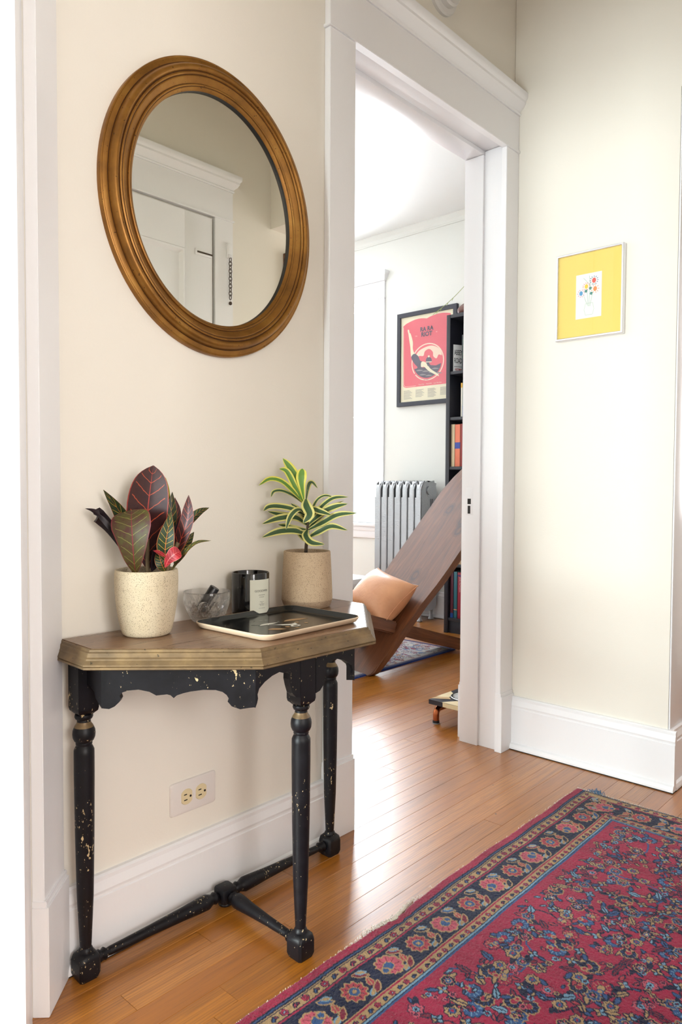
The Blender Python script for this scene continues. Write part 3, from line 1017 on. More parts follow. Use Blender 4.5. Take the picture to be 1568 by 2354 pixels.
# a plain jug of stems stands in for the drawing below the flowers
bm = bmesh.new()
for x0, y0, x1, y1 in ((0.002, 0.034, 0.0, -0.04), (-0.008, 0.018, -0.003, -0.04), (0.012, 0.006, 0.003, -0.04), (-0.02, 0.0, -0.006, -0.036), (0.0, 0.06, 0.004, 0.02), (-0.02, 0.055, 0.002, 0.03)):
    a, b = Vector((x0, y0, 0)), Vector((x1, y1, 0))
    t_ = (b - a).normalized()
    s = Vector((-t_.y, t_.x, 0)) * 0.0006
    bm.faces.new([bm.verts.new((-0.0133, -q.x, q.y)) for q in (a + s, b + s, b - s, a - s)])
jug = [(-0.012, -0.03), (-0.017, -0.05), (-0.012, -0.068), (0.012, -0.068), (0.017, -0.05), (0.012, -0.03), (-0.012, -0.03)]
for p, q in zip(jug, jug[1:]):
    a, b = Vector((*p, 0)), Vector((*q, 0))
    t_ = (b - a).normalized()
    s = Vector((-t_.y, t_.x, 0)) * 0.0004
    bm.faces.new([bm.verts.new((-0.0133, -v.x, v.y)) for v in (a + s, b + s, b - s, a - s)])
build('print_line', bm, AC['green'], pic)

# ------------------------------------------------------------------ console table
ZT = 0.656
tab = thing('console_table', 'small half-octagon console table, distressed black legs under a walnut top with a gold edge', 'table', (1.008, 0.983, 0), math.radians(-1.576))
HW, FW, YS, YB = 0.3635, 0.1446, 0.210, 0.330
poly = [(-HW, YB), (-HW, YS), (-FW, 0.0), (FW, 0.0), (HW, YS), (HW, YB)]
def offset_open(pts, d):
    """offset an open polyline outwards (to the right of travel = away from the wall) with mitres; ends move along the wall."""
    P = [Vector((*p, 0)) for p in pts]
    out = []
    nrm = []
    for a, b in zip(P, P[1:]):
        t_ = (b - a).normalized()
        nrm.append(Vector((t_.y, -t_.x, 0)))
    for i, p in enumerate(P):
        if i == 0:
            q = p + nrm[0] * d
        elif i == len(P) - 1:
            q = p + nrm[-1] * d
        else:
            m_ = (nrm[i - 1] + nrm[i])
            q = p + m_ * (d / (1 + nrm[i - 1].dot(nrm[i])))
        out.append((q.x, q.y))
    return out
# outward normal check: travelling -x side towards front then +x, right of travel points outward
ZV = Vector((0, 0, 0))
bm = bmesh.new()
prism(bm, offset_open(poly, -0.0025), (ZV, X_, Y_, Z_), ZT - 0.034, ZT)
bmesh.ops.bevel(bm, geom=[e for e in bm.edges if all(abs(v.co.z - ZT) < 1e-6 for v in e.verts)], offset=0.0012, segments=2, affect='EDGES')
build('tabletop', bm, M['table_top'], tab)
bm = bmesh.new()
mould = [(-0.003, ZT - 0.034), (-0.003, ZT - 0.0012), (-0.0005, ZT), (0.0015, ZT - 0.001), (0.0022, ZT - 0.005), (0.0052, ZT - 0.0062), (0.006, ZT - 0.009), (0.0068, ZT - 0.0135), (0.0095, ZT - 0.016), (0.0102, ZT - 0.0185), (0.0130, ZT - 0.0215), (0.0165, ZT - 0.0255), (0.0170, ZT - 0.0275), (0.0150, ZT - 0.029), (0.0165, ZT - 0.030), (0.0168, ZT - 0.033), (0.0150, ZT - 0.0345), (-0.003, ZT - 0.0345)]
loops = [[bm.verts.new((x, min(y, YB), z)) for x, y in offset_open(poly, d)] for d, z in mould]
for p, q in zip(loops, loops[1:] + loops[:1]):
    for i in range(len(poly) - 1):
        bm.faces.new((p[i], p[i + 1], q[i + 1], q[i]))
for e in (0, -1):
    bm.faces.new([l[e] for l in loops])
build('gold_edge', bm, M['gold'], tab)['label'] = 'worn gold moulded edge'
# thin seam across the top
boxes('top_seam', [(-0.25, 0.10, 0.137, 0.1378, ZT - 0.0002, ZT + 0.00015)], M['dark_gap'], tab)

AP = 0.027
apoly = offset_open(poly, -AP)
ZA = ZT - 0.0345
scal = [(0, .541), (.05, .5395), (.085, .544), (.115, .552), (.125, .558), (.118, .564), (.135, .570), (.175, .5735), (.24, .575), (.31, .571), (.355, .564), (.39, .565), (.425, .566), (.448, .564), (.468, .559), (.488, .564), (.53, .568), (.577, .571), (.66, .574), (.74, .5735), (.785, .570), (.812, .564), (.825, .558), (.818, .552), (.845, .543), (.90, .5375), (.96, .540), (1, .541)]
arch = [(0, .540), (.035, .548), (.055, .556), (.045, .564), (.08, .574), (.2, .584), (.36, .592), (.52, .596), (.62, .592), (.70, .594), (.745, .588), (.74, .577), (.775, .562), (.82, .548), (.9, .539), (1, .536)]
sidep = [(0, .541), (.12, .545), (.2, .555), (.25, .566), (.4, .573), (.6, .573), (.75, .566), (.8, .555), (1, .541)]
def apron(name, a, b, profile, th=0.017):
    a, b = Vector((*a, 0)), Vector((*b, 0))
    t_ = b - a
    L = t_.length
    t_.normalize()
    n_ = Vector((-t_.y, t_.x, 0))     # inward (towards the wall side)
    bm = bmesh.new()
    us = [(u * L, z) for u, z in profile]
    # strip of quads between the top edge and the scalloped bottom so that no concave n-gon is needed
    rows = []
    for off in (0.0, th):
        lo = [bm.verts.new(a + t_ * u + n_ * off + Z_ * z) for u, z in us]
        rows.append(lo)
    pts2 = [(u, z) for u, z in us] + [(L, ZA), (0, ZA)]
    f0 = [bm.verts.new(a + t_ * u + Z_ * z) for u, z in pts2]
    f1 = [bm.verts.new(a + t_ * u + n_ * th + Z_ * z) for u, z in pts2]
    bm.faces.new(f0)
    bm.faces.new(f1[::-1])
    n = len(pts2)
    for i in range(n):
        j = (i + 1) % n
        bm.faces.new((f0[i], f1[i], f1[j], f0[j]))
    for lo in rows:
        for v in lo:
            bm.verts.remove(v)
    bm.normal_update()
    bmesh.ops.triangulate(bm, faces=[f for f in bm.faces if len(f.verts) > 4])
    return build(name, bm, M['black'], tab)
rev = lambda pr: [(1 - u, z) for u, z in reversed(pr)]
apron('apron_panel', apoly[0], apoly[1], sidep)
apron('apron_panel', apoly[1], apoly[2], scal)
mid0 = (-0.0215, apoly[2][1])
mid1 = (0.0215, apoly[2][1])
apron('apron_panel', apoly[2], mid0, arch)
apron('apron_panel', mid1, apoly[3], rev(arch))
apron('apron_panel', apoly[3], apoly[4], rev(scal))
apron('apron_panel', apoly[4], apoly[5], sidep)

LEGP = [(.012, .516), (.0165, .513), (.0172, .509), (.0155, .505), (.0125, .503), (.0128, .499)]
LEGG = [(.0128, .499), (.0135, .496), (.0165, .492), (.0180, .489)]
LEGB = [(.0180, .489), (.0205, .483), (.0212, .476), (.0205, .469), (.0180, .463), (.0150, .460), (.0155, .457), (.0145, .454), (.0165, .450), (.0188, .445), (.0190, .438), (.0190, .40), (.0178, .28), (.0155, .16), (.0110, .064), (.0105, .060), (.0128, .057), (.0140, .053), (.0140, .047)]
def leg(x, y):
    bm = bmesh.new()
    s = 0.0205
    # square block with chamfered foot
    lv = []
    for z, k in ((ZA + 0.002, s), (0.527, s), (0.521, s * 0.94), (0.516, s * 0.70), (0.514, s * 0.62)):
        lv.append([bm.verts.new((x + a * k, y + b * k, z)) for a, b in ((-1, -1), (1, -1), (1, 1), (-1, 1))])
    for p, q in zip(lv, lv[1:]):
        for i in range(4):
            j = (i + 1) % 4
            bm.faces.new((p[i], p[j], q[j], q[i]))
    bm.faces.new(lv[0])
    bm.faces.new(lv[-1])
    lathe(bm, LEGP, 28, (x, y, 0))
    lathe(bm, LEGB, 28, (x, y, 0))
    f = 0.0215
    lv = []
    for z, k, c in ((0.0, 0.84, .25), (0.004, 0.92, .25), (0.010, 1.0, .2), (0.036, 1.0, .2), (0.046, 0.90, .25), (0.052, 0.62, .4)):
        r = f * k
        e = r * (1 - c)
        lv.append([bm.verts.new((x + a, y + b, z)) for a, b in ((-e, -r), (e, -r), (r, -e), (r, e), (e, r), (-e, r), (-r, e), (-r, -e))])
    for p, q in zip(lv, lv[1:]):
        for i in range(8):
            j = (i + 1) % 8
            bm.faces.new((p[i], p[j], q[j], q[i]))
    bm.faces.new(lv[0][::-1])
    bm.faces.new(lv[-1])
    o = build('leg', bm, M['black'], tab, smooth='auto')
    bm = bmesh.new()
    lathe(bm, LEGG, 28, (x, y, 0), cap0=False, cap1=False)
    g = build('gold_ring', bm, M['gold'], o, smooth='auto')
    return o
LB, LR, LF = (-0.333, 0.297), (0.333, 0.297), (0.0, 0.0475)
for p in (LB, LR, LF):
    leg(*p)
SPR = [(.0, .0115), (.008, .0125), (.012, .0085), (.018, .0125), (.024, .0075), (.03, .0085), (.12, .0105), (.20, .0135), (.245, .0160), (.262, .0165), (.272, .0125), (.277, .0105), (.283, .0135), (.288, .0105), (.293, .0085)]
def stretcher(a, b, total):
    a, b = Vector((*a, 0.028)), Vector((*b, 0.030))
    d_ = (b - a)
    L = d_.length
    k = L / 0.293
    d_.normalize()
    bm = bmesh.new()
    pts = [a + d_ * (s * k) for s, r in SPR]
    tube(bm, pts, [r for s, r in SPR], 20)
    return build('stretcher', bm, M['black'], tab, smooth=True)
stretcher((LB[0] + 0.02, LB[1]), (-0.021, LB[1]), 0)
stretcher((LR[0] - 0.02, LR[1]), (0.021, LR[1]), 0)
stretcher((LF[0], LF[1] + 0.02), (0, LB[1] - 0.021), 0)
bm = bmesh.new()
box(bm, -0.020, 0.020, LB[1] - 0.020, LB[1] + 0.020, 0.012, 0.048, bevel=0.007)
lathe(bm, [(.006, .002), (.015, .005), (.017, .009), (.015, .013)], 20, (0, LB[1], 0))
build('stretcher_block', bm, M['black'], tab, smooth='auto')

# ------------------------------------------------------------------ leaves
RV = Vector((0.676, -0.737, 0))     # across the view, in plan
DV = Vector((0.737, 0.676, 0))      # away, in plan
def leaf(parent, pts, width, m, face, prof='lance', fold=0.18, curl=0.0, nseg=18, name='leaf'):
    """pts: spine in parent space; width full width; face: direction the blade looks."""
    S = smooth_path(pts, nseg)
    face = Vector(face).normalized()
    V, F, UV = [], [], []
    cols = (-1, -0.62, -0.28, 0, 0.28, 0.62, 1)
    for i, p in enumerate(S):
        u = i / nseg
        t_ = (S[min(i + 1, nseg)] - S[max(i - 1, 0)]).normalized()
        lat = t_.cross(face)
        if lat.length < 1e-4:
            lat = Vector((1, 0, 0))
        lat.normalize()
        nn = lat.cross(t_).normalized()
        if prof == 'lance':
            w = (math.sin(PI * u ** 0.80) ** 0.85) * (1 if u < 1 else 0)
        elif prof == 'ovate':
            w = math.sin(PI * u ** 1.15) ** 0.72
        elif prof == 'blunt':
            w = min(1.0, (u / 0.62) ** 0.75) * (1 - max(0, (u - 0.68) / 0.32) ** 2.6) ** 0.5 if u < 1 else 0.1
        else:   # strap
            w = min(1.0, 0.35 + u / 0.3 * 0.65) * (1 - max(0, (u - 0.55) / 0.45) ** 2.0) ** 0.8 if u < 1 else 0.0
        w = max(w, 0.02) * width / 2
        for c in cols:
            V.append(p + lat * (c * w) + nn * (fold * abs(c) * w - curl * w * c * c))
            UV.append((u, 0.5 + c / 2))
    k = len(cols)
    for i in range(nseg):
        for j in range(k - 1):
            F.append((i * k + j, i * k + j + 1, (i + 1) * k + j + 1, (i + 1) * k + j))
    me = bpy.data.meshes.new(name)
    me.from_pydata([tuple(v) for v in V], [], F)
    uvl = me.uv_layers.new(name='UVMap')
    for lp in me.loops:
        uvl.data[lp.index].uv = UV[lp.vertex_index]
    me.materials.append(m)
    me.shade_smooth()
    o = bpy.data.objects.new(name, me)
    COL.objects.link(o)
    o.parent = parent
    return o

def pot_mesh(prof_out, wall=0.0045, inner_bottom=0.012):
    bm = bmesh.new()
    top_r, top_z = prof_out[-1]
    inner = [(r - wall, z) for r, z in reversed(prof_out) if z > inner_bottom]
    prof_ = prof_out + [(top_r - wall * 0.3, top_z + 0.0012), (top_r - wall * 0.8, top_z + 0.001)] + inner
    lathe(bm, prof_, 64)
    return bm

# croton
P1 = Vector((0.795, 1.247, ZT))
cr = thing('potted_croton', 'red-veined croton plant in a cream speckled stoneware pot, left end of the console table', 'potted plant', P1)
build('pot', pot_mesh([(0.036, 0.0), (0.043, 0.001), (0.0465, 0.004), (0.0495, 0.012), (0.0535, 0.030), (0.0580, 0.058), (0.0605, 0.085), (0.0612, 0.105), (0.0608, 0.122), (0.0600, 0.1275)]), M['stone'], cr, smooth=True)
def soil(parent, r, z):
    bm = bmesh.new()
    rings = [(r, z), (r * 0.7, z + 0.003), (r * 0.35, z + 0.005), (0.002, z + 0.005)]
    lathe(bm, rings, 30, mod=None, cap0=False)
    for v in bm.verts:
        v.co.z += random.uniform(-0.0015, 0.002)
    o = build('soil', bm, M['soil'], parent, smooth=False)
    o['kind'] = 'stuff'
    return o
soil(cr, 0.0553, 0.112)
def cpt(x, y, d):
    """croton units (5560 per metre, measured across the pot) to pot space."""
    q = RV * ((x - 698) / 5560) + DV * d
    return (q.x, q.y, 0.775 - (y - 1326) / 5560 - ZT)
CAMF = -DV
def cl(pts, w, m, face=None, prof='lance', **k):
    f = CAMF + Vector((0, 0, 0.25)) if face is None else (RV * face[0] + DV * face[1] + Z_ * face[2])
    leaf(cr, [cpt(*p) for p in pts], w / 5560, M[m], f, prof, **k)
cl([(700, 1300, .012), (690, 1000, .014), (697, 650, .012), (735, 330, .012), (757, 140, .016)], 460, 'croton_maroon', prof='ovate', fold=0.12)
cl([(628, 1318, -.030), (622, 1130, -.040), (612, 900, -.042), (590, 720, -.034), (572, 625, -.020)], 425, 'croton_green', prof='blunt', fold=0.10, face=(0, -1, .1))
cl([(600, 1260, .012), (500, 880, .012), (400, 650, .006), (240, 408, -.004)], 190, 'croton_veined', face=(-.3, -1, .2))
cl([(575, 1290, .004), (440, 1020, -.004), (320, 810, -.012), (225, 690, -.020), (176, 668, -.028)], 175, 'croton_dark', prof='blunt', face=(-.6, -.8, .4))
cl([(560, 1290, -.006), (420, 930, -.014), (280, 720, -.020), (180, 640, -.026), (98, 607, -.034)], 90, 'croton_dark', face=(-.3, -.7, .7))
cl([(1000, 1150, .002), (1075, 960, -.004), (1150, 750, -.006), (1162, 600, -.004), (1160, 462, .002)], 165, 'croton_maroon', face=(-.2, -1, .2))
cl([(930, 1180, -.02), (940, 1020, -.026), (965, 850, -.026), (990, 645, -.014)], 185, 'croton_veined', face=(.1, -1, .3))
cl([(880, 1260, .004), (950, 1060, .004), (1060, 820, .004), (1150, 658, .006)], 150, 'croton_dark', face=(.5, -1, 0))
cl([(1080, 850, .02), (1160, 740, .022), (1260, 650, .024), (1357, 604, .028)], 115, 'croton_veined', face=(.1, -.8, .7))
cl([(970, 1310, -.016), (1060, 1190, -.022), (1170, 1060, -.03), (1290, 965, -.034), (1442, 943, -.036)], 80, 'croton_veined', face=(-.5, -.6, .6))
cl([(940, 1240, -.030), (990, 1150, -.038), (1060, 1085, -.042), (1112, 1060, -.036)], 150, 'croton_red', face=(0, -1, .3), prof='blunt')
cl([(965, 1120, -.040), (930, 1095, -.042), (870, 1062, -.040), (818, 1052, -.034)], 60, 'croton_red', face=(0, -.5, 1))
cl([(915, 1290, -.012), (890, 1210, -.018), (862, 1130, -.016), (852, 1060, -.010)], 125, 'croton_veined', face=(.2, -1, .2))
cl([(730, 1290, .026), (830, 1000, .026), (930, 700, .024), (950, 430, .026)], 190, 'croton_veined', face=(.3, -1, 0))
cl([(880, 1100, .026), (960, 850, .028), (1000, 650, .028), (975, 490, .028)], 105, 'croton_maroon', face=(.3, -1, 0))
cl([(760, 1000, .030), (840, 700, .032), (872, 450, .032), (868, 270, .032)], 110, 'croton_yellow', face=(.2, -1, 0))
cl([(990, 1240, .008), (1070, 1080, .01), (1140, 970, .01), (1206, 868, .012)], 125, 'croton_veined', face=(.2, -1, .1))
cl([(760, 1300, -.004), (830, 1120, -.006), (890, 980, -.004), (930, 860, .0)], 130, 'croton_dark', face=(.4, -1, 0))
for pts in ([(700, 1330, .006), (695, 1150, .010), (690, 950, .014)], [(930, 1330, -.004), (945, 1220, -.008), (1000, 1080, -.004), (1050, 980, -.004)], [(570, 1330, -.004), (560, 1250, -.004)]):
    bm = bmesh.new()
    tube(bm, smooth_path([cpt(*p) for p in pts], 8), 0.0042, 8)
    build('stem', bm, M['stem'], cr, smooth=True)

# dracaena
P2 = Vector((1.250, 1.257, ZT))
dr = thing('potted_dracaena', 'yellow-edged striped dracaena in a tapered tan stoneware pot, right end of the console table', 'potted plant', P2)
build('pot', pot_mesh([(0.049, 0.0), (0.054, 0.001), (0.0565, 0.004), (0.0590, 0.010), (0.0615, 0.0185), (0.0620, 0.021), (0.0615, 0.040), (0.0600, 0.075), (0.0585, 0.105), (0.0572, 0.128), (0.0568, 0.1345)]), M['stone2'], dr, smooth='auto')
bm = bmesh.new()
lathe(bm, [(0.0545, 0.0008), (0.0569, 0.0038), (0.0594, 0.0098), (0.0619, 0.0183)], 64, cap0=False, cap1=False)
build('pot_base_band', bm, M['stone2_raw'], dr, smooth=True)
soil(dr, 0.0525, 0.105)
def dpt(x, y, d):
    q = RV * ((x - 706) / 5286) + DV * d
    return (q.x, q.y, 0.80 - (y - 1277) / 5286 - ZT)
def dl(pts, w, m='drac', face=(0, -.6, .8), prof='strap', **k):
    f = RV * face[0] + DV * face[1] + Z_ * face[2]
    leaf(dr, [dpt(*p) for p in pts], w / 5286, M[m], f, prof, nseg=16, **k)
dl([(655, 680, 0), (570, 400, -.002), (480, 250, -.006), (395, 138, -.01)], 118, 'drac_new', (.2, -1, .2))
dl([(650, 690, 0), (560, 520, -.01), (450, 310, -.015), (355, 272, -.02)], 92, 'drac_new', (.2, -.9, .4))
dl([(668, 690, -.004), (640, 500, -.012), (632, 380, -.012), (645, 268, -.006)], 135, 'drac_new', (0, -1, .2), prof='blunt')
dl([(690, 660, .004), (720, 480, .008), (765, 442, .012), (835, 518, .016)], 68, 'drac', (.3, -.7, .6))
dl([(645, 700, 0), (540, 570, -.016), (390, 435, -.026), (240, 405, -.034), (105, 487, -.04)], 92, 'drac_new', (.2, -.7, .7))
dl([(650, 710, 0), (520, 610, -.012), (390, 552, -.022), (290, 562, -.028), (255, 632, -.032)], 66, 'drac', (.1, -.7, .7))
dl([(700, 880, 0), (540, 790, -.014), (360, 750, -.026), (230, 755, -.034), (165, 805, -.038)], 100, 'drac', (.2, -.75, .6))
dl([(705, 990, 0), (560, 890, -.02), (360, 900, -.034), (150, 968, -.044)], 115, 'drac', (.1, -.8, .6))
dl([(700, 930, .004), (520, 880, -.008), (340, 850, -.016), (210, 815, -.022)], 88, 'drac', (.1, -.8, .6))
dl([(700, 1050, 0), (560, 1030, -.012), (440, 1000, -.02), (345, 980, -.026)], 80, 'drac', (.1, -.8, .6))
dl([(705, 1120, 0), (560, 1060, -.02), (360, 1065, -.036), (150, 1135, -.046)], 112, 'drac', (.1, -.85, .5))
dl([(700, 850, -.004), (600, 790, -.028), (510, 870, -.044), (452, 1035, -.050)], 98, 'drac', (-.3, -.8, .5))
dl([(690, 660, -.006), (700, 740, -.026), (745, 850, -.040), (665, 955, -.046)], 135, 'drac', (.05, -1, .25))
dl([(715, 900, 0), (780, 790, -.016), (880, 815, -.026), (1020, 855, -.032)], 105, 'drac', (.1, -.8, .6))
dl([(720, 1000, 0), (850, 800, .006), (1030, 650, .010), (1235, 628, .008)], 85, 'drac', (-.3, -.7, .6))
dl([(720, 940, .004), (810, 700, .012), (920, 615, .014), (1050, 632, .014)], 52, 'drac', (-.3, -.7, .6))
dl([(725, 980, -.002), (900, 830, -.002), (1060, 755, -.002), (1225, 715, -.002)], 105, 'drac', (-.1, -.9, .5))
dl([(725, 1050, -.004), (900, 960, -.012), (1100, 855, -.018), (1338, 830, -.022)], 98, 'drac', (-.1, -.85, .55))
dl([(720, 1150, -.004), (860, 1070, -.014), (1020, 1000, -.020), (1225, 1048, -.026)], 100, 'drac', (0, -.85, .5))
dl([(710, 1050, -.008), (695, 1120, -.030), (770, 1200, -.042), (935, 1220, -.046)], 105, 'drac', (.1, -.9, .5))
dl([(700, 1210, 0), (620, 1120, -.004), (550, 1000, -.006)], 66, 'drac', (.2, -1, .3))
dl([(700, 930, .008), (600, 810, .012), (490, 715, .012)], 76, 'drac', (.3, -1, .4))
dl([(720, 1040, 0), (830, 930, .012), (945, 840, .02)], 62, 'drac', (-.3, -.9, .5))
dl([(715, 1000, .004), (800, 890, .02), (900, 790, .03), (1180, 680, .03)], 60, 'drac', (-.2, -.8, .6))
bm = bmesh.new()
tube(bm, smooth_path([dpt(x, y, d) for x, y, d in ((690, 1345, 0), (695, 1250, 0), (715, 1080, 0), (705, 900, 0), (690, 760, 0), (672, 660, 0))], 14), [0.0042] * 5 + [0.0036] * 10, 10)
build('stem', bm, M['stem_dark'], dr, smooth=True)

# ------------------------------------------------------------------ candle
P3 = Vector((1.088, 1.278, ZT))
ca = thing('candle_jar', 'glossy black candle jar with cream label, between crystal bowl and tan pot', 'candle', P3)
bm = bmesh.new()
R3, H3 = 0.0430, 0.0955
lathe(bm, [(0.030, 0), (0.0405, 0.0005), (0.0425, 0.004), (R3, 0.010), (R3, H3 - 0.002), (R3 - 0.0008, H3), (R3 - 0.0022, H3), (R3 - 0.003, H3 - 0.002), (R3 - 0.0035, 0.052)], 64, cap1=False)
build('jar', bm, M['black_gloss'], ca, smooth='auto')
bm = bmesh.new()
lathe(bm, [(R3 - 0.0032, 0.052), (0.012, 0.0515), (0.001, 0.052)], 40, cap0=False)
build('wax', bm, M['wax'], ca, smooth=True)
bm = bmesh.new()
tube(bm, [(0, 0, 0.051), (0.0005, 0, 0.058), (0.001, 0.0005, 0.062)], 0.0009, 6)
build('wick', bm, M['wax'], ca)
# label wraps round the jar
LA0, LA1 = math.radians(-132), math.radians(-57)
LZ0, LZ1 = 0.006, 0.082
def on_jar(a, z, r=R3 + 0.0004):
    return (r * math.cos(a), r * math.sin(a), z)
V, F = [], []
for i in range(17):
    a = LA0 + (LA1 - LA0) * i / 16
    V += [on_jar(a, LZ0), on_jar(a, LZ1)]
for i in range(16):
    F.append((2 * i, 2 * i + 2, 2 * i + 3, 2 * i + 1))
lab = pyd('label', V, F, M['paper'], ca, smooth=True)
lab['label'] = 'cream paper label'
def jar_text(body, size, zc, sx=1.0):
    o = text('lettering', body, size, Matrix(), M['ink'], lab, sx, 'CENTER', 0.0)
    ac = (LA0 + LA1) / 2
    for v in o.data.vertices:
        v.co = on_jar(ac + v.co.x / R3, zc + v.co.y, R3 + 0.0008)
for body, s, z in (('GOODWIN', 0.0068, 0.0545), ('MOONSHINE', 0.0028, 0.0465), ('BY BLUSH', 0.0028, 0.0420), ('TOBACCO', 0.0022, 0.0315), ('OAK', 0.0022, 0.0288), ('PALO SANTO', 0.0022, 0.0261), ('SOY WAX', 0.0022, 0.0234), ('7 OZ / 50 HOURS', 0.0022, 0.0170)):
    jar_text(body, s, z)

# ------------------------------------------------------------------ crystal bowl and black tube
P4 = Vector((0.960, 1.272, ZT))
bw = thing('crystal_bowl', 'small cut-crystal bowl holding a black tube, between the croton pot and the candle', 'bowl', P4)
def bowl_bm():
    bm = bmesh.new()
    n = 96
    prof_o = [(0.024, 0.0), (0.030, 0.0015), (0.034, 0.006), (0.0375, 0.012), (0.0415, 0.019), (0.0445, 0.026), (0.047, 0.033), (0.0488, 0.040), (0.0498, 0.047), (0.0503, 0.054), (0.0503, 0.062), (0.0500, 0.0655)]
    prof_i = [(0.0478, 0.0660), (0.0470, 0.064), (0.0465, 0.054), (0.0445, 0.042), (0.0400, 0.028), (0.033, 0.016), (0.022, 0.009), (0.002, 0.0075)]
    def cut(a, z):
        if z < 0.010 or z > 0.048:
            if z <= 0.010:
                return 1 - 0.02 * (0.5 + 0.5 * math.cos(24 * a))
            return 1.0
        t_ = (z - 0.010) / 0.038
        d1 = abs(((a * 12 / (2 * PI)) + t_ * 1.0) % 1.0 - 0.5)
        d2 = abs(((a * 12 / (2 * PI)) - t_ * 1.0) % 1.0 - 0.5)
        return 1 - 0.075 * max(0, 1 - min(d1, d2) / 0.22)
    rings = []
    fine = []
    for (r0, z0), (r1, z1) in zip(prof_o, prof_o[1:]):
        for k in range(3):
            t_ = k / 3
            fine.append((r0 + (r1 - r0) * t_, z0 + (z1 - z0) * t_))
    fine.append(prof_o[-1])
    for r, z in fine:
        rings.append([bm.verts.new((r * cut(2 * PI * i / n, z) * math.cos(2 * PI * i / n), r * cut(2 * PI * i / n, z) * math.sin(2 * PI * i / n), z)) for i in range(n)])
    for r, z in prof_i:
        rings.append([bm.verts.new((r * math.cos(2 * PI * i / n), r * math.sin(2 * PI * i / n), z)) for i in range(n)])
    for p, q in zip(rings, rings[1:]):
        for i in range(n):
            j = (i + 1) % n
            bm.faces.new((p[i], p[j], q[j], q[i]))
    bm.faces.new(rings[0][::-1])
    bm.faces.new(rings[-1])
    return bm
build('bowl_body', bowl_bm(), M['crystal'], bw)
lp = thing('lipstick_tube', 'black cylindrical lipstick tube leaning inside the crystal bowl', 'lipstick', P4 + Vector((0, 0, 0.0)))
t0 = RV * (-0.015) + DV * (-0.004) + Z_ * 0.0225
t1 = RV * (0.018) + DV * (-0.002) + Z_ * 0.0735
td = (t1 - t0).normalized()
bm = bmesh.new()
pp = [t0, t0 + td * 0.001, t0 + td * 0.022, t0 + td * 0.0222, t0 + td * 0.0235, t0 + td * 0.0237, t1 - td * 0.0008, t1]
tube(bm, pp[:4], [0.0096, 0.0104, 0.0104, 0.0100], 28)
build('tube_base', bm, M['black_satin'], lp, smooth='auto')
bm = bmesh.new()
tube(bm, pp[3:], [0.0100, 0.0104, 0.0108, 0.0108, 0.0102][0:5], 28)
build('tube_cap', bm, M['black_satin'], lp, smooth='auto')

# ------------------------------------------------------------------ tray
ty = thing('serving_tray', 'shallow black tray with cream rim and printed motif on the console table', 'tray', (1.040, 1.128, ZT), math.radians(1.5))
TW, TH, TR = 0.290, 0.228, 0.030
def tray_loop(ins, z, bm):
    pts = rounded_rect(TW - 2 * ins, TH - 2 * ins, max(TR - ins, 0.008), 8)
    return [bm.verts.new((a, b, z)) for a, b in pts]
bm = bmesh.new()
L = [tray_loop(i_, z_, bm) for i_, z_ in ((0.0115, 0.0005), (0.006, 0.003), (0.0015, 0.009), (0.0002, 0.0115), (0.0, 0.0128), (0.0008, 0.0138), (0.002, 0.0136))]
for p, q in zip(L, L[1:]):
    for i in range(len(p)):
        j = (i + 1) % len(p)
        bm.faces.new((p[i], p[j], q[j], q[i]))
bm.faces.new(L[0][::-1])
build('tray_rim', bm, M['tray_rim'], ty, smooth=True)['label'] = 'cream outer rim'
bm = bmesh.new()
L = [tray_loop(i_, z_, bm) for i_, z_ in ((0.0016, 0.01365), (0.0035, 0.0120), (0.008, 0.0050), (0.012, 0.0028), (0.016, 0.0023))]
for p, q in zip(L, L[1:]):
    for i in range(len(p)):
        j = (i + 1) % len(p)
        bm.faces.new((p[i], p[j], q[j], q[i]))
bm.faces.new(L[-1])
build('tray_inside', bm, M['tray_black'], ty, smooth='auto')
def tray_shape(pts, m, z=0.0026):
    return pyd('print_shape', [(a, b, z) for a, b in pts], [tuple(range(len(pts)))], m, ty)
def blob(cx, cy, rx, ry, n=20, rot=0):
    return [(cx + rx * math.cos(2 * PI * i / n) * math.cos(rot) - ry * math.sin(2 * PI * i / n) * math.sin(rot), cy + rx * math.cos(2 * PI * i / n) * math.sin(rot) + ry * math.sin(2 * PI * i / n) * math.cos(rot)) for i in range(n)]
def petal_shape(x0, y0, x1, y1, w, n=8):
    a, b = Vector((x0, y0, 0)), Vector((x1, y1, 0))
    s = Vector((-(b - a).y, (b - a).x, 0)).normalized() * w
    up = [a + (b - a) * (i / n) + s * math.sin(PI * (i / n) ** 0.8) for i in range(n + 1)]
    dn_ = [a + (b - a) * (i / n) - s * 0.35 * math.sin(PI * (i / n)) for i in range(n - 1, 0, -1)]
    return [(p.x, p.y) for p in up + dn_]
tray_shape([(-0.020, 0.000), (-0.004, -0.022), (0.012, -0.034), (0.024, -0.030), (0.030, -0.016), (0.016, -0.020), (0.004, -0.012)], M['print_white'])
tray_shape(blob(0.008, -0.040, 0.012, 0.009), M['print_white'], 0.0027)
tray_shape(blob(0.008, -0.040, 0.006, 0.0045), M['tray_black'], 0.0028)
tray_shape(petal_shape(0.022, 0.010, 0.090, 0.000, 0.014), M['print_tan'])
tray_shape(petal_shape(-0.062, -0.030, -0.030, -0.052, 0.014), M['print_tan'])
for cx, cy, r in ((-0.012, -0.036, 0.0055), (0.036, -0.016, 0.0050), (0.046, -0.034, 0.0045), (-0.004, -0.056, 0.0045)):
    tray_shape(blob(cx, cy, r, r), M['print_tan'])
tray_shape(petal_shape(-0.045, 0.012, 0.008, 0.012, 0.010), M['print_white'])
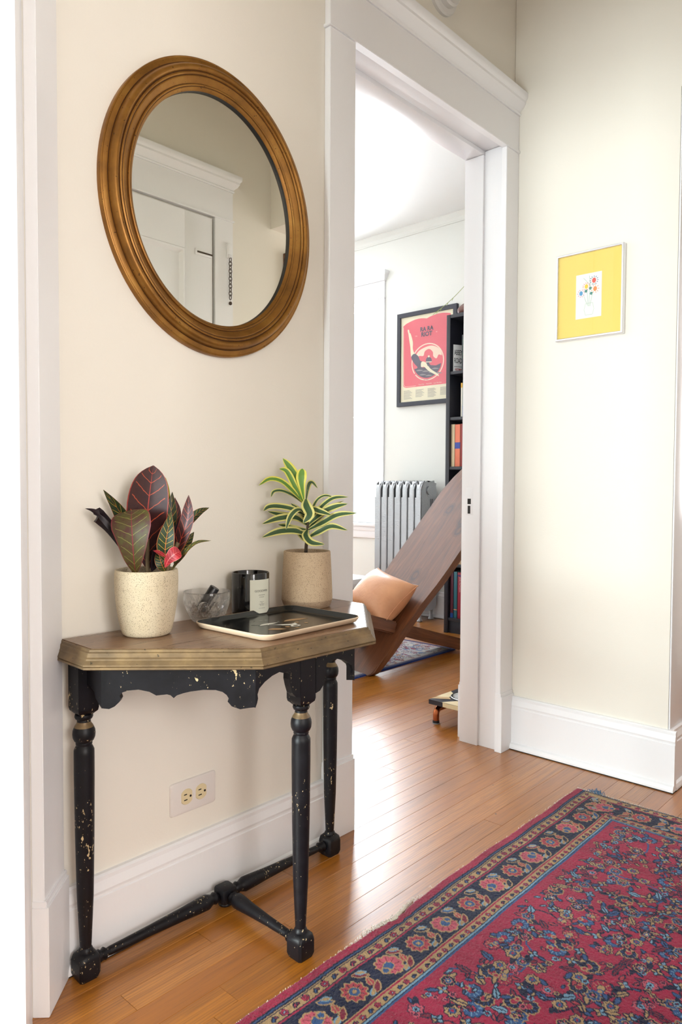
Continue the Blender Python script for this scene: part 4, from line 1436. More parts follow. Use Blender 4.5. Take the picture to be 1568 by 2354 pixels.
for k in range(16):
    a = random.uniform(0, 2 * PI)
    cx, cy = -0.018 + 0.034 * math.cos(a), 0.030 + 0.026 * math.sin(a)
    tray_shape(petal_shape(cx, cy, cx + random.uniform(0.006, 0.016), cy + random.uniform(-0.006, 0.006), 0.0018, 4), M['print_grey'] if k % 3 else M['print_white'], 0.00255)

# ------------------------------------------------------------------ Persian rug (pattern woven per tuft as vertex colours)
def lin(h):
    return np.array(srgb(h)[:3])
class Weave:
    """paints flat woven colours on grid points (X, Y arrays in metres)."""
    def __init__(self, xs, ys):
        self.xs, self.ys = xs, ys
        self.X, self.Y = np.meshgrid(xs, ys)
        self.C = np.zeros(self.X.shape + (3,))
    def win(self, cx, cy, r):
        i0, i1 = np.searchsorted(self.xs, (cx - r, cx + r))
        j0, j1 = np.searchsorted(self.ys, (cy - r, cy + r))
        return slice(j0, j1), slice(i0, i1)
    def local(self, cx, cy, r, rot):
        s = self.win(cx, cy, r)
        dx, dy = self.X[s] - cx, self.Y[s] - cy
        c, n = math.cos(rot), math.sin(rot)
        return s, dx * c + dy * n, -dx * n + dy * c
    def put(self, s, mask, col):
        self.C[s][mask] = col
    def rosette(self, cx, cy, R, rot, cols, n=8, squash=1.0):
        s, a, b = self.local(cx, cy, R * 1.25, rot)
        b = b / squash
        r = np.hypot(a, b) / R
        th = np.arctan2(b, a)
        lobe = 1 + 0.10 * np.cos(n * th)
        ol, pe, se, ri, ce = cols
        self.put(s, r < 1.08 * lobe, ol)
        self.put(s, r < 0.94 * lobe, pe)
        self.put(s, (r < 0.84) & (r > 0.45) & (np.abs(np.sin(n * th / 2)) < 0.22), se)
        self.put(s, (r < 0.52), ol)
        self.put(s, (r < 0.44), ri)
        self.put(s, (r < 0.20), ce)
    def palmette(self, cx, cy, R, rot, cols):
        s, a, b = self.local(cx, cy, R * 1.4, rot)
        ol, pe, inn, co, base = cols
        r = np.hypot(a, b) / R
        th = np.arctan2(b, a)
        f = 0.62 + 0.38 * np.cos(th * 0.5) ** 2 + 0.13 * np.abs(np.cos(5.5 * th)) * (np.abs(th) < 2.3)
        self.put(s, r < 1.10 * f, ol)
        self.put(s, r < 0.97 * f, pe)
        self.put(s, (r < 0.86 * f) & (np.abs(np.sin(5.5 * th)) < 0.26) & (r > 0.4), inn)
        r2 = np.hypot(a - 0.05 * R, b * 1.15) / R
        self.put(s, r2 < 0.46, ol)
        self.put(s, r2 < 0.38, co)
        self.put(s, (np.hypot(a + 0.45 * R, b) / R < 0.34), base)
        self.put(s, (np.hypot(a + 0.45 * R, b) / R < 0.2), co)
    def leafm(self, cx, cy, L, w, rot, ol, fill, mid=None):
        s, a, b = self.local(cx, cy, L * 0.62, rot)
        u = a / L + 0.5
        ww = np.where((u > 0) & (u < 1), np.sin(np.pi * np.clip(u, 0, 1) ** 0.8), 0) * w / 2
        self.put(s, np.abs(b) < ww + 0.0018 * (ww > 0), ol)
        self.put(s, np.abs(b) < ww - 0.0012, fill)
        if mid is not None:
            self.put(s, (np.abs(b) < 0.0014) & (ww > 0.002), mid)
    def jag(self, cx, cy, L, w, rot, ol, fill):
        s, a, b = self.local(cx, cy, L * 0.65, rot)
        u = a / L + 0.5
        ww = np.where((u > 0) & (u < 1), np.sin(np.pi * np.clip(u, 0, 1) ** 0.7), 0) * w / 2 * (0.72 + 0.28 * np.abs(np.sin(u * 11)))
        self.put(s, np.abs(b) < ww + 0.0016 * (ww > 0), ol)
        self.put(s, np.abs(b) < ww - 0.001, fill)
        self.put(s, (np.abs(b) < 0.0013) & (ww > 0.002), ol)
    def line(self, pts, w, col):
        for (x0, y0), (x1, y1) in zip(pts, pts[1:]):
            L = math.hypot(x1 - x0, y1 - y0)
            s, a, b = self.local((x0 + x1) / 2, (y0 + y1) / 2, L / 2 + 0.004, math.atan2(y1 - y0, x1 - x0))
            self.put(s, (np.abs(a) < L / 2 + w / 2) & (np.abs(b) < w / 2), col)

RED, RED2, WINE, NAVY, BLUE, SKY, TAN, CREAM, ROSE = (lin(h) for h in ('#a52347', '#b43f4c', '#82203a', '#141a3c', '#33588c', '#7aa3c0', '#b5956a', '#cdb78c', '#c85a6c'))
def weave_rug(W, x1, y1, x0, y0):
    """border measured inwards from the long edge y1 and the far end x1."""
    dy = np.minimum(y1 - W.Y, W.Y - y0)
    dx = np.minimum(x1 - W.X, W.X - x0) + 0.022
    d = np.minimum(dy, dx)
    W.C[:] = RED
    bands = [(0.022, RED), (0.0255, NAVY), (0.0295, BLUE), (0.0325, NAVY), (0.0345, TAN), (0.036, NAVY), (0.056, TAN), (0.058, NAVY), (0.0615, RED), (0.064, NAVY), (0.140, NAVY), (0.142, TAN), (0.1455, RED), (0.147, NAVY), (0.164, TAN), (0.166, NAVY), (0.170, SKY), (0.172, NAVY), (0.175, BLUE)]
    lo = 0
    for hi, c in bands:
        W.C[(d >= lo) & (d < hi)] = c
        lo = hi
    W.C[d >= 0.175] = RED
    # field first, then the borders run over it
    rg = random.Random(11)
    ins = 0.185
    fx0, fx1, fy0, fy1 = x0 + ins, x1 + 0.022 - ins, y0 + ins, y1 - ins
    # long curving stems
    for k in range(26):
        cx, cy = rg.uniform(fx0, fx1), rg.uniform(fy0, fy1)
        pts = []
        a = rg.uniform(0, 2 * PI)
        for i in range(14):
            if not (fx0 < cx < fx1 and fy0 < cy < fy1):
                break
            pts.append((cx, cy))
            a += rg.uniform(-0.5, 0.55)
            cx += 0.02 * math.cos(a)
            cy += 0.02 * math.sin(a)
        if len(pts) > 1:
            W.line(pts, 0.0042, rg.choice([NAVY, NAVY, BLUE]))
    step = 0.0355
    nx, ny = int((fx1 - fx0) / step), int((fy1 - fy0) / step)
    for i in range(nx + 1):
        for j in range(ny + 1):
            if (i + j) % 2 == 0 and rg.random() < 0.25:
                continue
            cx = fx0 + i * step + rg.uniform(-.008, .008)
            cy = fy0 + j * step + rg.uniform(-.008, .008)
            for q in range(2):
                a = rg.uniform(0, 2 * PI)
                W.leafm(cx + 0.021 * math.cos(a), cy + 0.021 * math.sin(a), rg.uniform(.018, .028), rg.uniform(.007, .011), a + rg.uniform(-.6, .6), NAVY, rg.choice([TAN, BLUE, NAVY, BLUE, WINE, RED2]))
            k = rg.random()
            if k < 0.34:
                W.rosette(cx, cy, rg.uniform(.0115, .0155), rg.uniform(0, 3), rg.choice([(NAVY, TAN, NAVY, BLUE, RED), (TAN, BLUE, NAVY, NAVY, ROSE), (NAVY, ROSE, NAVY, SKY, NAVY), (TAN, NAVY, ROSE, BLUE, CREAM)]), rg.choice([6, 8]))
            elif k < 0.52:
                W.palmette(cx, cy, rg.uniform(.017, .022), rg.choice([0, PI, PI / 2, -PI / 2]) + rg.uniform(-.3, .3), rg.choice([(NAVY, BLUE, SKY, RED, TAN), (NAVY, RED, TAN, TAN, BLUE), (TAN, NAVY, BLUE, RED, TAN)]))
            elif k < 0.75:
                W.jag(cx, cy, rg.uniform(.03, .044), rg.uniform(.013, .019), rg.uniform(0, PI), NAVY, rg.choice([BLUE, TAN, SKY, WINE]))
            else:
                for q in range(4):
                    W.leafm(cx + 0.007 * math.cos(q * PI / 2), cy + 0.007 * math.sin(q * PI / 2), .013, .008, q * PI / 2, NAVY, rg.choice([SKY, TAN]))
    for k in range(int(nx * ny * 0.9)):
        cx, cy = rg.uniform(fx0, fx1), rg.uniform(fy0, fy1)
        if rg.random() < 0.4:
            W.rosette(cx, cy, rg.uniform(.005, .0075), 0, (NAVY, rg.choice([TAN, SKY, ROSE]), NAVY, NAVY, RED), 5)
        else:
            W.leafm(cx, cy, rg.uniform(.011, .02), rg.uniform(.005, .008), rg.uniform(0, PI), NAVY, rg.choice([BLUE, TAN, SKY, RED2]))
    # clear the border again over overspill
    lo = 0.14
    for hi, c in bands:
        if hi > 0.14:
            W.C[(d >= lo) & (d < hi)] = c
            lo = hi
    # main border and guards along both directions
    def run(fixed, start, end, axis):
        def P(t_, o):
            return (t_, fixed_line(o)) if axis == 'x' else (fixed_line(o), t_)
        fixed_line = lambda o: fixed - o
        t_ = start
        k = 0
        while t_ < end:
            if axis == 'x':
                pos = lambda tt, o: (tt, fixed - o)
                r0 = 0
            else:
                pos = lambda tt, o: (fixed - o + 0.022, tt)
                r0 = PI / 2
            x, y = pos(t_, 0.102)
            for q in (-1, 1):
                lx, ly = pos(t_ + 0.042, 0.102 + q * 0.021)
                W.leafm(lx, ly, .036, .013, r0 + q * 0.7, TAN, rg.choice([NAVY, BLUE, WINE]))
                lx, ly = pos(t_ + 0.036 + q * 0.012, 0.102 - q * 0.026)
                W.leafm(lx, ly, .022, .010, r0 - q * 0.5, SKY, TAN)
            if k % 2 == 0:
                W.rosette(x, y, .0245, 0.2, (TAN, RED2, NAVY, BLUE, TAN), 10)
            else:
                W.palmette(x, y, .030, r0 + (PI if k % 4 == 1 else 0) + 0.35, (TAN, ROSE, WINE, BLUE, TAN))
            x, y = pos(t_ + 0.042, 0.104)
            W.jag(x, y, .026, .016, r0 + 1.2, TAN, RED2)
            t_ += 0.098
            k += 1
        for o, sz in ((0.0462, .0078), (0.1555, .0064)):
            t_ = start
            k = 0
            while t_ < end:
                x, y = pos(t_, o)
                if k % 2 == 0:
                    W.rosette(x, y, sz, 0, (NAVY, RED, WINE, WINE, SKY if k % 4 else RED2), 5)
                else:
                    W.leafm(x, y, sz * 1.9, sz * 0.8, r0 + 0.9, NAVY, rg.choice([BLUE, RED, BLUE]), None)
                    x2, y2 = pos(t_ + sz * 0.9, o)
                    W.leafm(x2, y2, sz * 1.1, sz * 0.5, r0 - 0.8, NAVY, RED)
                t_ += sz * 3.3
                k += 1
    run(y1, x0 + 0.05, x1 - 0.03, 'x')
    run(x1, y0 + 0.05, y1 - 0.13, 'y')

RX0, RX1, RY0, RY1 = 0.36, 2.167, 0.11, 0.976
xs = np.concatenate([np.arange(RX0, 0.66, 0.010), np.arange(0.66, RX1 + 0.001, 0.0021)])
ys = np.concatenate([np.arange(RY0, 0.35, 0.010), np.arange(0.35, RY1 + 0.001, 0.0021)])
Wv = Weave(xs, ys)
weave_rug(Wv, RX1, RY1, RX0, RY0)
C = Wv.C
tone = 1 + 0.09 * np.sin(Wv.X * 23 + 2 * np.sin(Wv.X * 7)) + 0.05 * np.sin(Wv.X * 140 + 3 * np.sin(Wv.Y * 6)) + RNG.normal(0, 0.07, C.shape[:2])
C = np.clip(C * tone[..., None], 0, 1)
ny_, nx_ = C.shape[:2]
wob = 0.0025 * np.sin(xs * 9) + 0.0015 * np.sin(xs * 31 + 1) + RNG.normal(0, 0.0006, nx_)
Z = np.full(C.shape[:2], 0.0068) + 0.0012 * np.sin(Wv.X * 8 + Wv.Y * 5) + RNG.normal(0, 0.00045, C.shape[:2])
e_ = np.minimum(np.minimum(RY1 - Wv.Y, RX1 - Wv.X), np.minimum(Wv.Y - RY0, Wv.X - RX0))
Z = np.where(e_ < 0.004, 0.0025 + e_ * 0.9, Z)
Yw = Wv.Y + wob[None, :] * np.clip((Wv.Y - 0.7) / 0.25, 0, 1)
# worn bite in the red selvedge
bite = np.clip(1 - np.abs(Wv.X - 1.235) / 0.075, 0, 1) * np.clip((Wv.Y - 0.93) / 0.04, 0, 1)
Yw = Yw - bite * 0.017 * (0.8 + 0.2 * np.sin(Wv.X * 160))
Xw = Wv.X + (0.002 * np.sin(ys * 21) + RNG.normal(0, 0.0005, ny_))[:, None] * np.clip((Wv.X - 2.0) / 0.15, 0, 1)
co = np.stack([Xw, Yw, Z], -1).reshape(-1, 3)
idx = np.arange(ny_ * nx_).reshape(ny_, nx_)
quads = np.stack([idx[:-1, :-1], idx[:-1, 1:], idx[1:, 1:], idx[1:, :-1]], -1).reshape(-1, 4)
def grid_mesh(name, co, quads, col):
    me = bpy.data.meshes.new(name)
    me.vertices.add(len(co))
    me.vertices.foreach_set('co', co.astype(np.float32).ravel())
    nq = len(quads)
    me.loops.add(nq * 4)
    me.loops.foreach_set('vertex_index', quads.astype(np.int32).ravel())
    me.polygons.add(nq)
    me.polygons.foreach_set('loop_start', (np.arange(nq) * 4).astype(np.int32))
    me.update(calc_edges=True)
    at_ = me.color_attributes.new('weave', 'FLOAT_COLOR', 'POINT')
    at_.data.foreach_set('color', np.concatenate([col.reshape(-1, 3), np.ones((len(co), 1))], 1).astype(np.float32).ravel())
    me.shade_smooth()
    return me
def rug_mat(name):
    t = NT(name, '#802030', 0.9, spec=0.15)
    c = t.n('ShaderNodeAttribute', attribute_name='weave').outputs['Color']
    n = t.noise(t.pos(scale=(1, 2.5, 1)), 420, 2)
    t.set('Base Color', t.mix(t.math('MULTIPLY', n, 0.45), c, (0, 0, 0, 1)))
    t.set('Sheen Weight', 0.25)
    t.set('Sheen Roughness', 0.4)
    t.bump(t.noise(t.pos(scale=(1, 3, 1)), 260, 3), 0.5, 0.003)
    return t.m
M['rug'] = rug_mat('wool_pile')
rug = tag(link('persian_rug', grid_mesh('persian_rug', co, quads, C), M['rug']), 'crimson and navy floral Persian runner on the hall floor beside the console table', 'rug')
# frayed warp ends and worn selvedge threads
bm = bmesh.new()
def thread(p, d_, L, r=0.0005):
    a = Vector(p)
    b = a + Vector(d_) * L + Vector((random.uniform(-1, 1), random.uniform(-1, 1), 0)) * L * 0.35
    m_ = (a + b) / 2 + Vector((0, 0, 0.002))
    m_ += Vector((random.uniform(-1, 1), random.uniform(-1, 1), 0)) * L * 0.15
    tube(bm, [a, m_, b - Vector((0, 0, b.z - 0.001))], r, 4)
for k in range(420):
    yy = random.uniform(RY0, RY1)
    thread((RX1 - 0.001, yy, 0.005), (1, 0, 0), random.uniform(0.003, 0.008))
for k in range(230):
    xx = random.gauss(1.235, 0.045)
    thread((xx, RY1 - 0.016 * max(0, 1 - abs(xx - 1.235) / 0.075), 0.005), (0.3, 1, 0), random.uniform(0.004, 0.013))
for k in range(120):
    xx = random.uniform(0.7, RX1)
    thread((xx, RY1 - 0.001, 0.004), (0.2, 1, 0), random.uniform(0.002, 0.005), 0.0004)
fr_ = build('fringe', bm, plain('pale_warp_threads', '#d8cfc0', 0.9), rug)
fr_['kind'] = 'stuff'
bm = bmesh.new()
for k in range(60):
    a = random.uniform(0, 2 * PI)
    thread((2.172 + random.gauss(0, .006), 0.915 + random.gauss(0, .010), 0.004 + abs(random.gauss(0, .004))), (math.cos(a), math.sin(a), 0.3), random.uniform(.004, .010), 0.0008)
tf = build('wool_tuft', bm, plain('blue_wool', '#5a7896', 0.9), rug)
tf['kind'] = 'stuff'
tf['label'] = 'loose blue wool tuft'

# ================================================================== living room
# plank chair: axis along X, sits facing -X
PTH = math.radians(44)
uP = Vector((math.sin(PTH), 0, math.cos(PTH)))
CRZ = math.radians(-9.472)
ch = thing('plank_chair', 'dark stained two-plank lounge chair with a reclined board back, seen through the doorway', 'chair', (2.739, 2.3093, 0), CRZ)
near = [(0.0, .022), (0.012, .006), (0.03, -.001), (0.16, -.009), (0.31, -.013), (0.46, -.022), (0.6, -.042), (0.72, -.050), (0.86, -.054), (1.2, -.056), (1.42, -.045), (1.52, -.012), (1.565, .05), (1.58, .11)]
far = [(1.58, .22), (1.56, .275), (1.52, .315), (1.485, .343), (1.394, .373), (1.283, .386), (1.145, .388), (0.898, .392), (0.62, .400), (0.45, .385), (0.30, .372), (0.16, .366), (0.03, .358), (0.012, .352), (0.0, .336)]
THK = 0.042
bm = bmesh.new()
prism(bm, near + far, (Vector((0, 0, 0)), X_, Y_, Z_), -THK, 0)
cut = THK * math.tan(PTH)
for v in bm.verts:
    if v.co.z < -THK / 2:
        v.co.x = cut + v.co.x * (1 - cut / 1.58)
bmesh.ops.bevel(bm, geom=[e for e in bm.edges if abs(e.verts[0].co.z - e.verts[1].co.z) < 1e-6], offset=0.007, segments=3, affect='EDGES')
bpk = build('back_plank', bm, M['plank'], ch, smooth='auto')
bpk.matrix_local = frame_mtx((0, 0, 0.001), uP, Y_)
# seat plank with its narrow tail run through the slot
st = math.atan(0.304)
sx_ = Vector((-math.cos(st), 0, math.sin(st)))     # from tail foot forwards and up
bm = bmesh.new()
TT, SS = 0.585, 1.36
spts = [(0.0, .10), (TT, .10), (TT + 0.004, .045), (TT + 0.02, .032), (SS - 0.03, .02), (SS, .05), (SS, .32), (SS - 0.03, .35), (TT + 0.02, .338), (TT + 0.004, .325), (TT, .27), (0.0, .27)]
prism(bm, [(a_, -b_) for a_, b_ in spts], (Vector((0, 0, 0)), X_, Y_, Z_), 0, 0.066)
bmesh.ops.bevel(bm, geom=[e for e in bm.edges if abs(e.verts[0].co.z - e.verts[1].co.z) < 1e-6], offset=0.007, segments=3, affect='EDGES')
spk = build('seat_plank', bm, M['plank'], ch, smooth='auto')
spk.matrix_local = frame_mtx((0.765, 0, 0.013), sx_, -Y_)

# leather pillow on the seat against the back
crot = Matrix.Rotation(CRZ, 4, 'Z')
pcen = Vector((2.739, 2.3093, 0)) + crot @ Vector((0.232, 0.195, 0.362))
pl = thing('leather_pillow', 'tan leather pillow propped on the plank chair', 'pillow', pcen, CRZ)
def pillow_mesh(w, h, th, n=30):
    V, F = [], []
    for side in (1, -1):
        for i in range(n + 1):
            for j in range(n + 1):
                u, v = -1 + 2 * i / n, -1 + 2 * j / n
                k = (1 - abs(u) ** 2.2) * (1 - abs(v) ** 2.2)
                pin = 1 - 0.13 * (1 - u * u) * abs(v) ** 3
                pin2 = 1 - 0.13 * (1 - v * v) * abs(u) ** 3
                zz = side * th / 2 * max(k, 0) ** 0.5
                V.append((u * w / 2 * pin2, v * h / 2 * pin, zz))
    m_ = (n + 1) ** 2
    for s in (0, 1):
        for i in range(n):
            for j in range(n):
                q = [s * m_ + i * (n + 1) + j, s * m_ + (i + 1) * (n + 1) + j, s * m_ + (i + 1) * (n + 1) + j + 1, s * m_ + i * (n + 1) + j + 1]
                F.append(tuple(q if s == 0 else q[::-1]))
    return V, F
V, F = pillow_mesh(0.285, 0.385, 0.20)
me = bpy.data.meshes.new('pillow_cover')
me.from_pydata(V, [], F)
bm = bmesh.new()
bm.from_mesh(me)
bmesh.ops.remove_doubles(bm, verts=bm.verts, dist=1e-5)
bmesh.ops.recalc_face_normals(bm, faces=bm.faces)
bm.to_mesh(me)
bm.free()
pc = link('pillow_cover', me, M['leather'], pl, smooth=True)
wv_ = Vector((0, 1, 0)) + uP * 0.20
pmx = frame_mtx((0, 0, 0), uP - Vector((0, 1, 0)) * 0.20, wv_)
pc.matrix_local = pmx
bm = bmesh.new()
seam = []
for i in range(105):
    t_ = i / 104 * 4
    k = int(t_) % 4
    f = -1 + 2 * (t_ - int(t_))
    u, v = ((f, -1), (1, f), (-f, 1), (-1, -f))[k] if i < 104 else (-1, -1)
    pin = 1 - 0.13 * (1 - u * u) * abs(v) ** 3
    pin2 = 1 - 0.13 * (1 - v * v) * abs(u) ** 3
    seam.append((u * 0.1425 * pin2, v * 0.1925 * pin, 0))
tube(bm, seam, 0.0026, 6, cap=False)
ps = build('seam', bm, M['leather'], pl, smooth=True)
ps.matrix_local = pmx

# low ottoman with a folded white cloth behind the chair
ot = thing('ottoman', 'low black ottoman under a white cushion with navy ties, beyond the pillow', 'ottoman', (3.10, 3.10, 0))
boxes('ottoman_base', [(-0.34, 0.30, -0.24, 0.45, 0.03, 0.33)], plain('black_upholstery', '#15161f', 0.7), ot, bevel=0.02)
boxes('ottoman_foot', [(-0.31, -0.27, -0.21, -0.17, 0, 0.035)], M['black_satin'], ot)
boxes('ottoman_foot', [(0.23, 0.27, -0.21, -0.17, 0, 0.035)], M['black_satin'], ot)
boxes('ottoman_foot', [(-0.31, -0.27, 0.38, 0.42, 0, 0.035)], M['black_satin'], ot)
boxes('ottoman_foot', [(0.23, 0.27, 0.38, 0.42, 0, 0.035)], M['black_satin'], ot)
boxes('cushion', [(-0.35, 0.31, -0.25, 0.46, 0.33, 0.40)], M['white_cloth'], ot, bevel=0.03)
bm = bmesh.new()
tube(bm, smooth_path([(-0.36, -0.26, 0.36), (-0.20, -0.10, 0.403), (-0.02, 0.04, 0.403), (0.1, 0.02, 0.403), (0.28, 0.16, 0.403)], 20), 0.012, 8)
build('navy_tie', bm, M['navy_cloth'], ot, smooth=True)

# radiator
rad = thing('radiator', 'silver painted cast-iron column radiator under the poster', 'radiator', (4.09, 3.0, 0))
def rad_section():
    bm = bmesh.new()
    Dp, H0, H1 = 0.195, 0.075, 0.985
    t = 0.0235
    def slab(outline, half, bev):
        n0 = len(bm.verts)
        prism(bm, outline, (Vector((0, 0, 0)), X_, Z_, Y_), -half, half)
        bm.verts.ensure_lookup_table()
        vs = set(bm.verts[n0:])
        es = [e for e in bm.edges if e.verts[0] in vs and e.verts[1] in vs and abs(e.verts[0].co.y - e.verts[1].co.y) < 1e-6]
        bmesh.ops.bevel(bm, geom=es, offset=bev, segments=2, affect='EDGES')
    # headers
    top = [(0.0, 0.86), (0.0, 0.925), (0.006, 0.95), (0.02, 0.965), (0.028, 0.983), (0.04, 0.985), (0.06, 0.975), (0.0975, 0.988), (0.135, 0.975), (0.155, 0.985), (0.167, 0.983), (0.175, 0.965), (0.189, 0.95), (0.195, 0.925), (0.195, 0.86)]
    slab(top, t, 0.010)
    bot = [(0.0, 0.18), (0.0, 0.10), (0.012, 0.08), (0.06, 0.072), (0.135, 0.072), (0.183, 0.08), (0.195, 0.10), (0.195, 0.18)]
    slab(bot, t, 0.010)
    for a, b, hf in ((0.004, 0.062, 0.0285), (0.076, 0.119, 0.018), (0.133, 0.195, t)):
        slab([(a, 0.17), (a, 0.87), (b, 0.87), (b, 0.17)], hf, 0.011)
    tube(bm, smooth_path([(0.0035, -0.0215, 0.12), (0.0015, -0.0215, 0.25), (0.0015, -0.0215, 0.86), (0.004, -0.0215, 0.93), (0.022, -0.0215, 0.963), (0.034, -0.0215, 0.983)], 14), 0.0066, 10)
    # hubs joining the sections
    for z in (0.92, 0.125):
        lathe(bm, [(0.030, -0.0305), (0.030, 0.0305)], 18, (0.0975, 0, z), axis='y')
    me = bpy.data.meshes.new('radiator_section')
    bmesh.ops.recalc_face_normals(bm, faces=bm.faces)
    bm.to_mesh(me)
    bm.free()
    me.shade_smooth()
    me.set_sharp_from_angle(angle=math.radians(35))
    me.materials.append(M['radiator'])
    return me
rs = rad_section()
for k in range(7):
    link('radiator_section', rs, None, rad, loc=(0, 0.024 + k * 0.0605, 0))
for yy in (0.024, 0.024 + 6 * 0.0605):
    for xx in (0.03, 0.165):
        bm = bmesh.new()
        lathe(bm, [(0.020, 0.0), (0.022, 0.008), (0.014, 0.02), (0.011, 0.045), (0.018, 0.085)], 16, (xx, yy, 0))
        build('radiator_foot', bm, M['radiator'], rad, smooth=True)

# framed poster
PY0, PY1, PZ0, PZ1 = 2.872, 3.398, 1.540, 2.225
po = thing('framed_poster', 'black-framed red concert poster of a diver, between window and bookcase', 'poster', (XW, (PY0 + PY1) / 2, (PZ0 + PZ1) / 2))
w_, h_ = PY1 - PY0, PZ1 - PZ0
frame_bars(po, w_, h_, 0.031, 0.024, M['poster_frame'])
boxes('poster_sheet', [(-0.012, -0.010, -w_ / 2 + 0.02, w_ / 2 - 0.02, -h_ / 2 + 0.02, h_ / 2 - 0.02)], M['poster_paper'], po)
boxes('poster_glass', [(-0.0165, -0.0155, -w_ / 2 + 0.028, w_ / 2 - 0.028, -h_ / 2 + 0.028, h_ / 2 - 0.028)], M['glass_pane'], po)
pw, ph = w_ - 0.062, h_ - 0.062
def pp_(u, v):
    """poster fractions (u right, v down) to sheet metres (right, up)."""
    return ((u - 0.5) * pw, (0.5 - v) * ph)
PLAY = [0]
def closed_smooth(uv, k=4):
    n, out_ = len(uv), []
    for i in range(n):
        a, b, c, d = (uv[(i + q) % n] for q in (-1, 0, 1, 2))
        for s in range(k):
            t = s / k
            out_.append(tuple(0.5 * (2 * b[z] + (c[z] - a[z]) * t + (2 * a[z] - 5 * b[z] + 4 * c[z] - d[z]) * t * t + (3 * b[z] - a[z] - 3 * c[z] + d[z]) * t ** 3) for z in (0, 1)))
    return out_
def pshape(uv, m, name='printed_shape', smooth=False):
    if smooth:
        uv = closed_smooth(uv)
    PLAY[0] += 1
    x = -0.01215 - PLAY[0] * 0.00004
    me = bpy.data.meshes.new(name)
    bm = bmesh.new()
    vs = [bm.verts.new((x, -pp_(u, v)[0], pp_(u, v)[1])) for u, v in uv]
    f = bm.faces.new(vs)
    bm.normal_update()
    bmesh.ops.triangulate(bm, faces=[f])
    bm.to_mesh(me)
    bm.free()
    return link(name, me, m, po)
def arc(cx, cy, rx, ry, a0, a1, n=24):
    return [(cx + rx * math.cos(math.radians(a0 + (a1 - a0) * i / n)), cy + ry * math.sin(math.radians(a0 + (a1 - a0) * i / n))) for i in range(n + 1)]
pshape([(.04, .10), (.10, .075)] + [(.10 + .40 * i / 8, .075 - .035 * math.sin(PI * i / 8 * .8)) for i in range(1, 9)] + [(.50 + .44 * i / 8, .052 - .03 * math.sin(PI * i / 8 * .9)) for i in range(1, 9)] + [(.96, .09), (.96, .80)] + arc(.90, .80, .06, .03, 0, 90, 6) + arc(.12, .80, .07, .03, 90, 180, 6), M['poster_red'])
pshape([(.045, .115), (.05, .115), (.06, .79), (.09, .815), (.30, .815), (.30, .819), (.085, .819), (.055, .79)], M['poster_cream2'])
def ringp(cx, cy, rx, ry, w, m, a0=0, a1=360):
    o1 = arc(cx, cy, rx, ry, a0, a1, 40)
    o2 = arc(cx, cy, rx - w, ry - w * .72, a0, a1, 40)
    for i in range(40):
        pass
    pshape(o1 + o2[::-1], m)
ringp(.52, .555, .31, .215, .018, M['poster_cream2'], -215, 140)
pshape(arc(.52, .555, .27, .185, 20, 160, 20), M['poster_dark'])
pshape([(.27, .64), (.33, .605), (.45, .615), (.55, .595), (.68, .61), (.78, .59), (.76, .63), (.6, .65), (.42, .65)], M['poster_dark'])
for k in range(7):
    u0 = .30 + .06 * k
    v0 = .645 + .018 * ((k * 3) % 5)
    pshape([(u0, v0), (u0 + .06, v0 - .012), (u0 + .14, v0 + .004), (u0 + .07, v0 + .006)], M['poster_mid'], smooth=True)
pshape([(.27, .50), (.33, .43), (.42, .395), (.55, .375), (.65, .385), (.75, .43), (.79, .50), (.73, .49), (.69, .53), (.63, .50), (.62, .45), (.55, .41), (.47, .43), (.44, .48), (.36, .475)], M['poster_cream2'], smooth=True)
# diver: legs, suit, arm, cap
pshape([(.13, .155), (.155, .15), (.17, .19), (.19, .20), (.235, .30), (.235, .38), (.265, .45), (.205, .475), (.185, .36), (.165, .28), (.145, .20)], M['poster_paper'], smooth=True)
pshape([(.205, .475), (.265, .44), (.34, .475), (.38, .53), (.43, .55), (.44, .60), (.36, .615), (.30, .58), (.25, .54)], M['poster_dark'], smooth=True)
pshape([(.40, .555), (.44, .545), (.50, .57), (.58, .64), (.70, .70), (.74, .735), (.66, .71), (.54, .66), (.46, .61), (.40, .605)], M['poster_paper'], smooth=True)
pshape([(.49, .55), (.50, .515), (.54, .50), (.59, .52), (.60, .555), (.55, .57), (.58, .60), (.53, .605), (.51, .58)], M['poster_dark'], smooth=True)
pshape(arc(.545, .495, .018, .012, 0, 360, 12), M['poster_paper'])
pshape([(.49, .552), (.60, .557), (.60, .565), (.49, .560)], M['poster_paper'])
pmt = frame_mtx((-0.0135, 0, 0), (0, -1, 0), (0, 0, 1))
def ptext(body, size, u, v, m, sx=1.0, bold=0.0):
    a, b = pp_(u, v)
    text('lettering', body, size, pmt @ Matrix.Translation((a, b, 0)), m, po, sx, 'CENTER', 0.0, bold)
ptext('RA RA', 0.043, .50, .195, M['poster_dark'], 0.95, 0.0016)
ptext('RIOT', 0.043, .50, .255, M['poster_dark'], 1.0, 0.0016)
ptext('THE', 0.011, .30, .246, M['poster_cream2'])
ptext('IN', 0.011, .69, .232, M['poster_cream2'])
ptext('EST MMVI', 0.010, .50, .765, M['poster_dark'])
ptext('Tour Club  -  Pelt D750  -  Lost The Kids', 0.012, .57, .815, M['poster_paper'])
for cidx in range(4):
    for r in range(8 - (cidx % 2)):
        u0 = .06 + .235 * cidx
        v0 = .865 + .0135 * r
        Lw = .12 + .06 * ((r * 7 + cidx * 3) % 5) / 5
        pshape([(u0, v0), (u0 + Lw, v0), (u0 + Lw, v0 + .0045), (u0, v0 + .0045)], M['poster_mid'], 'printed_line')

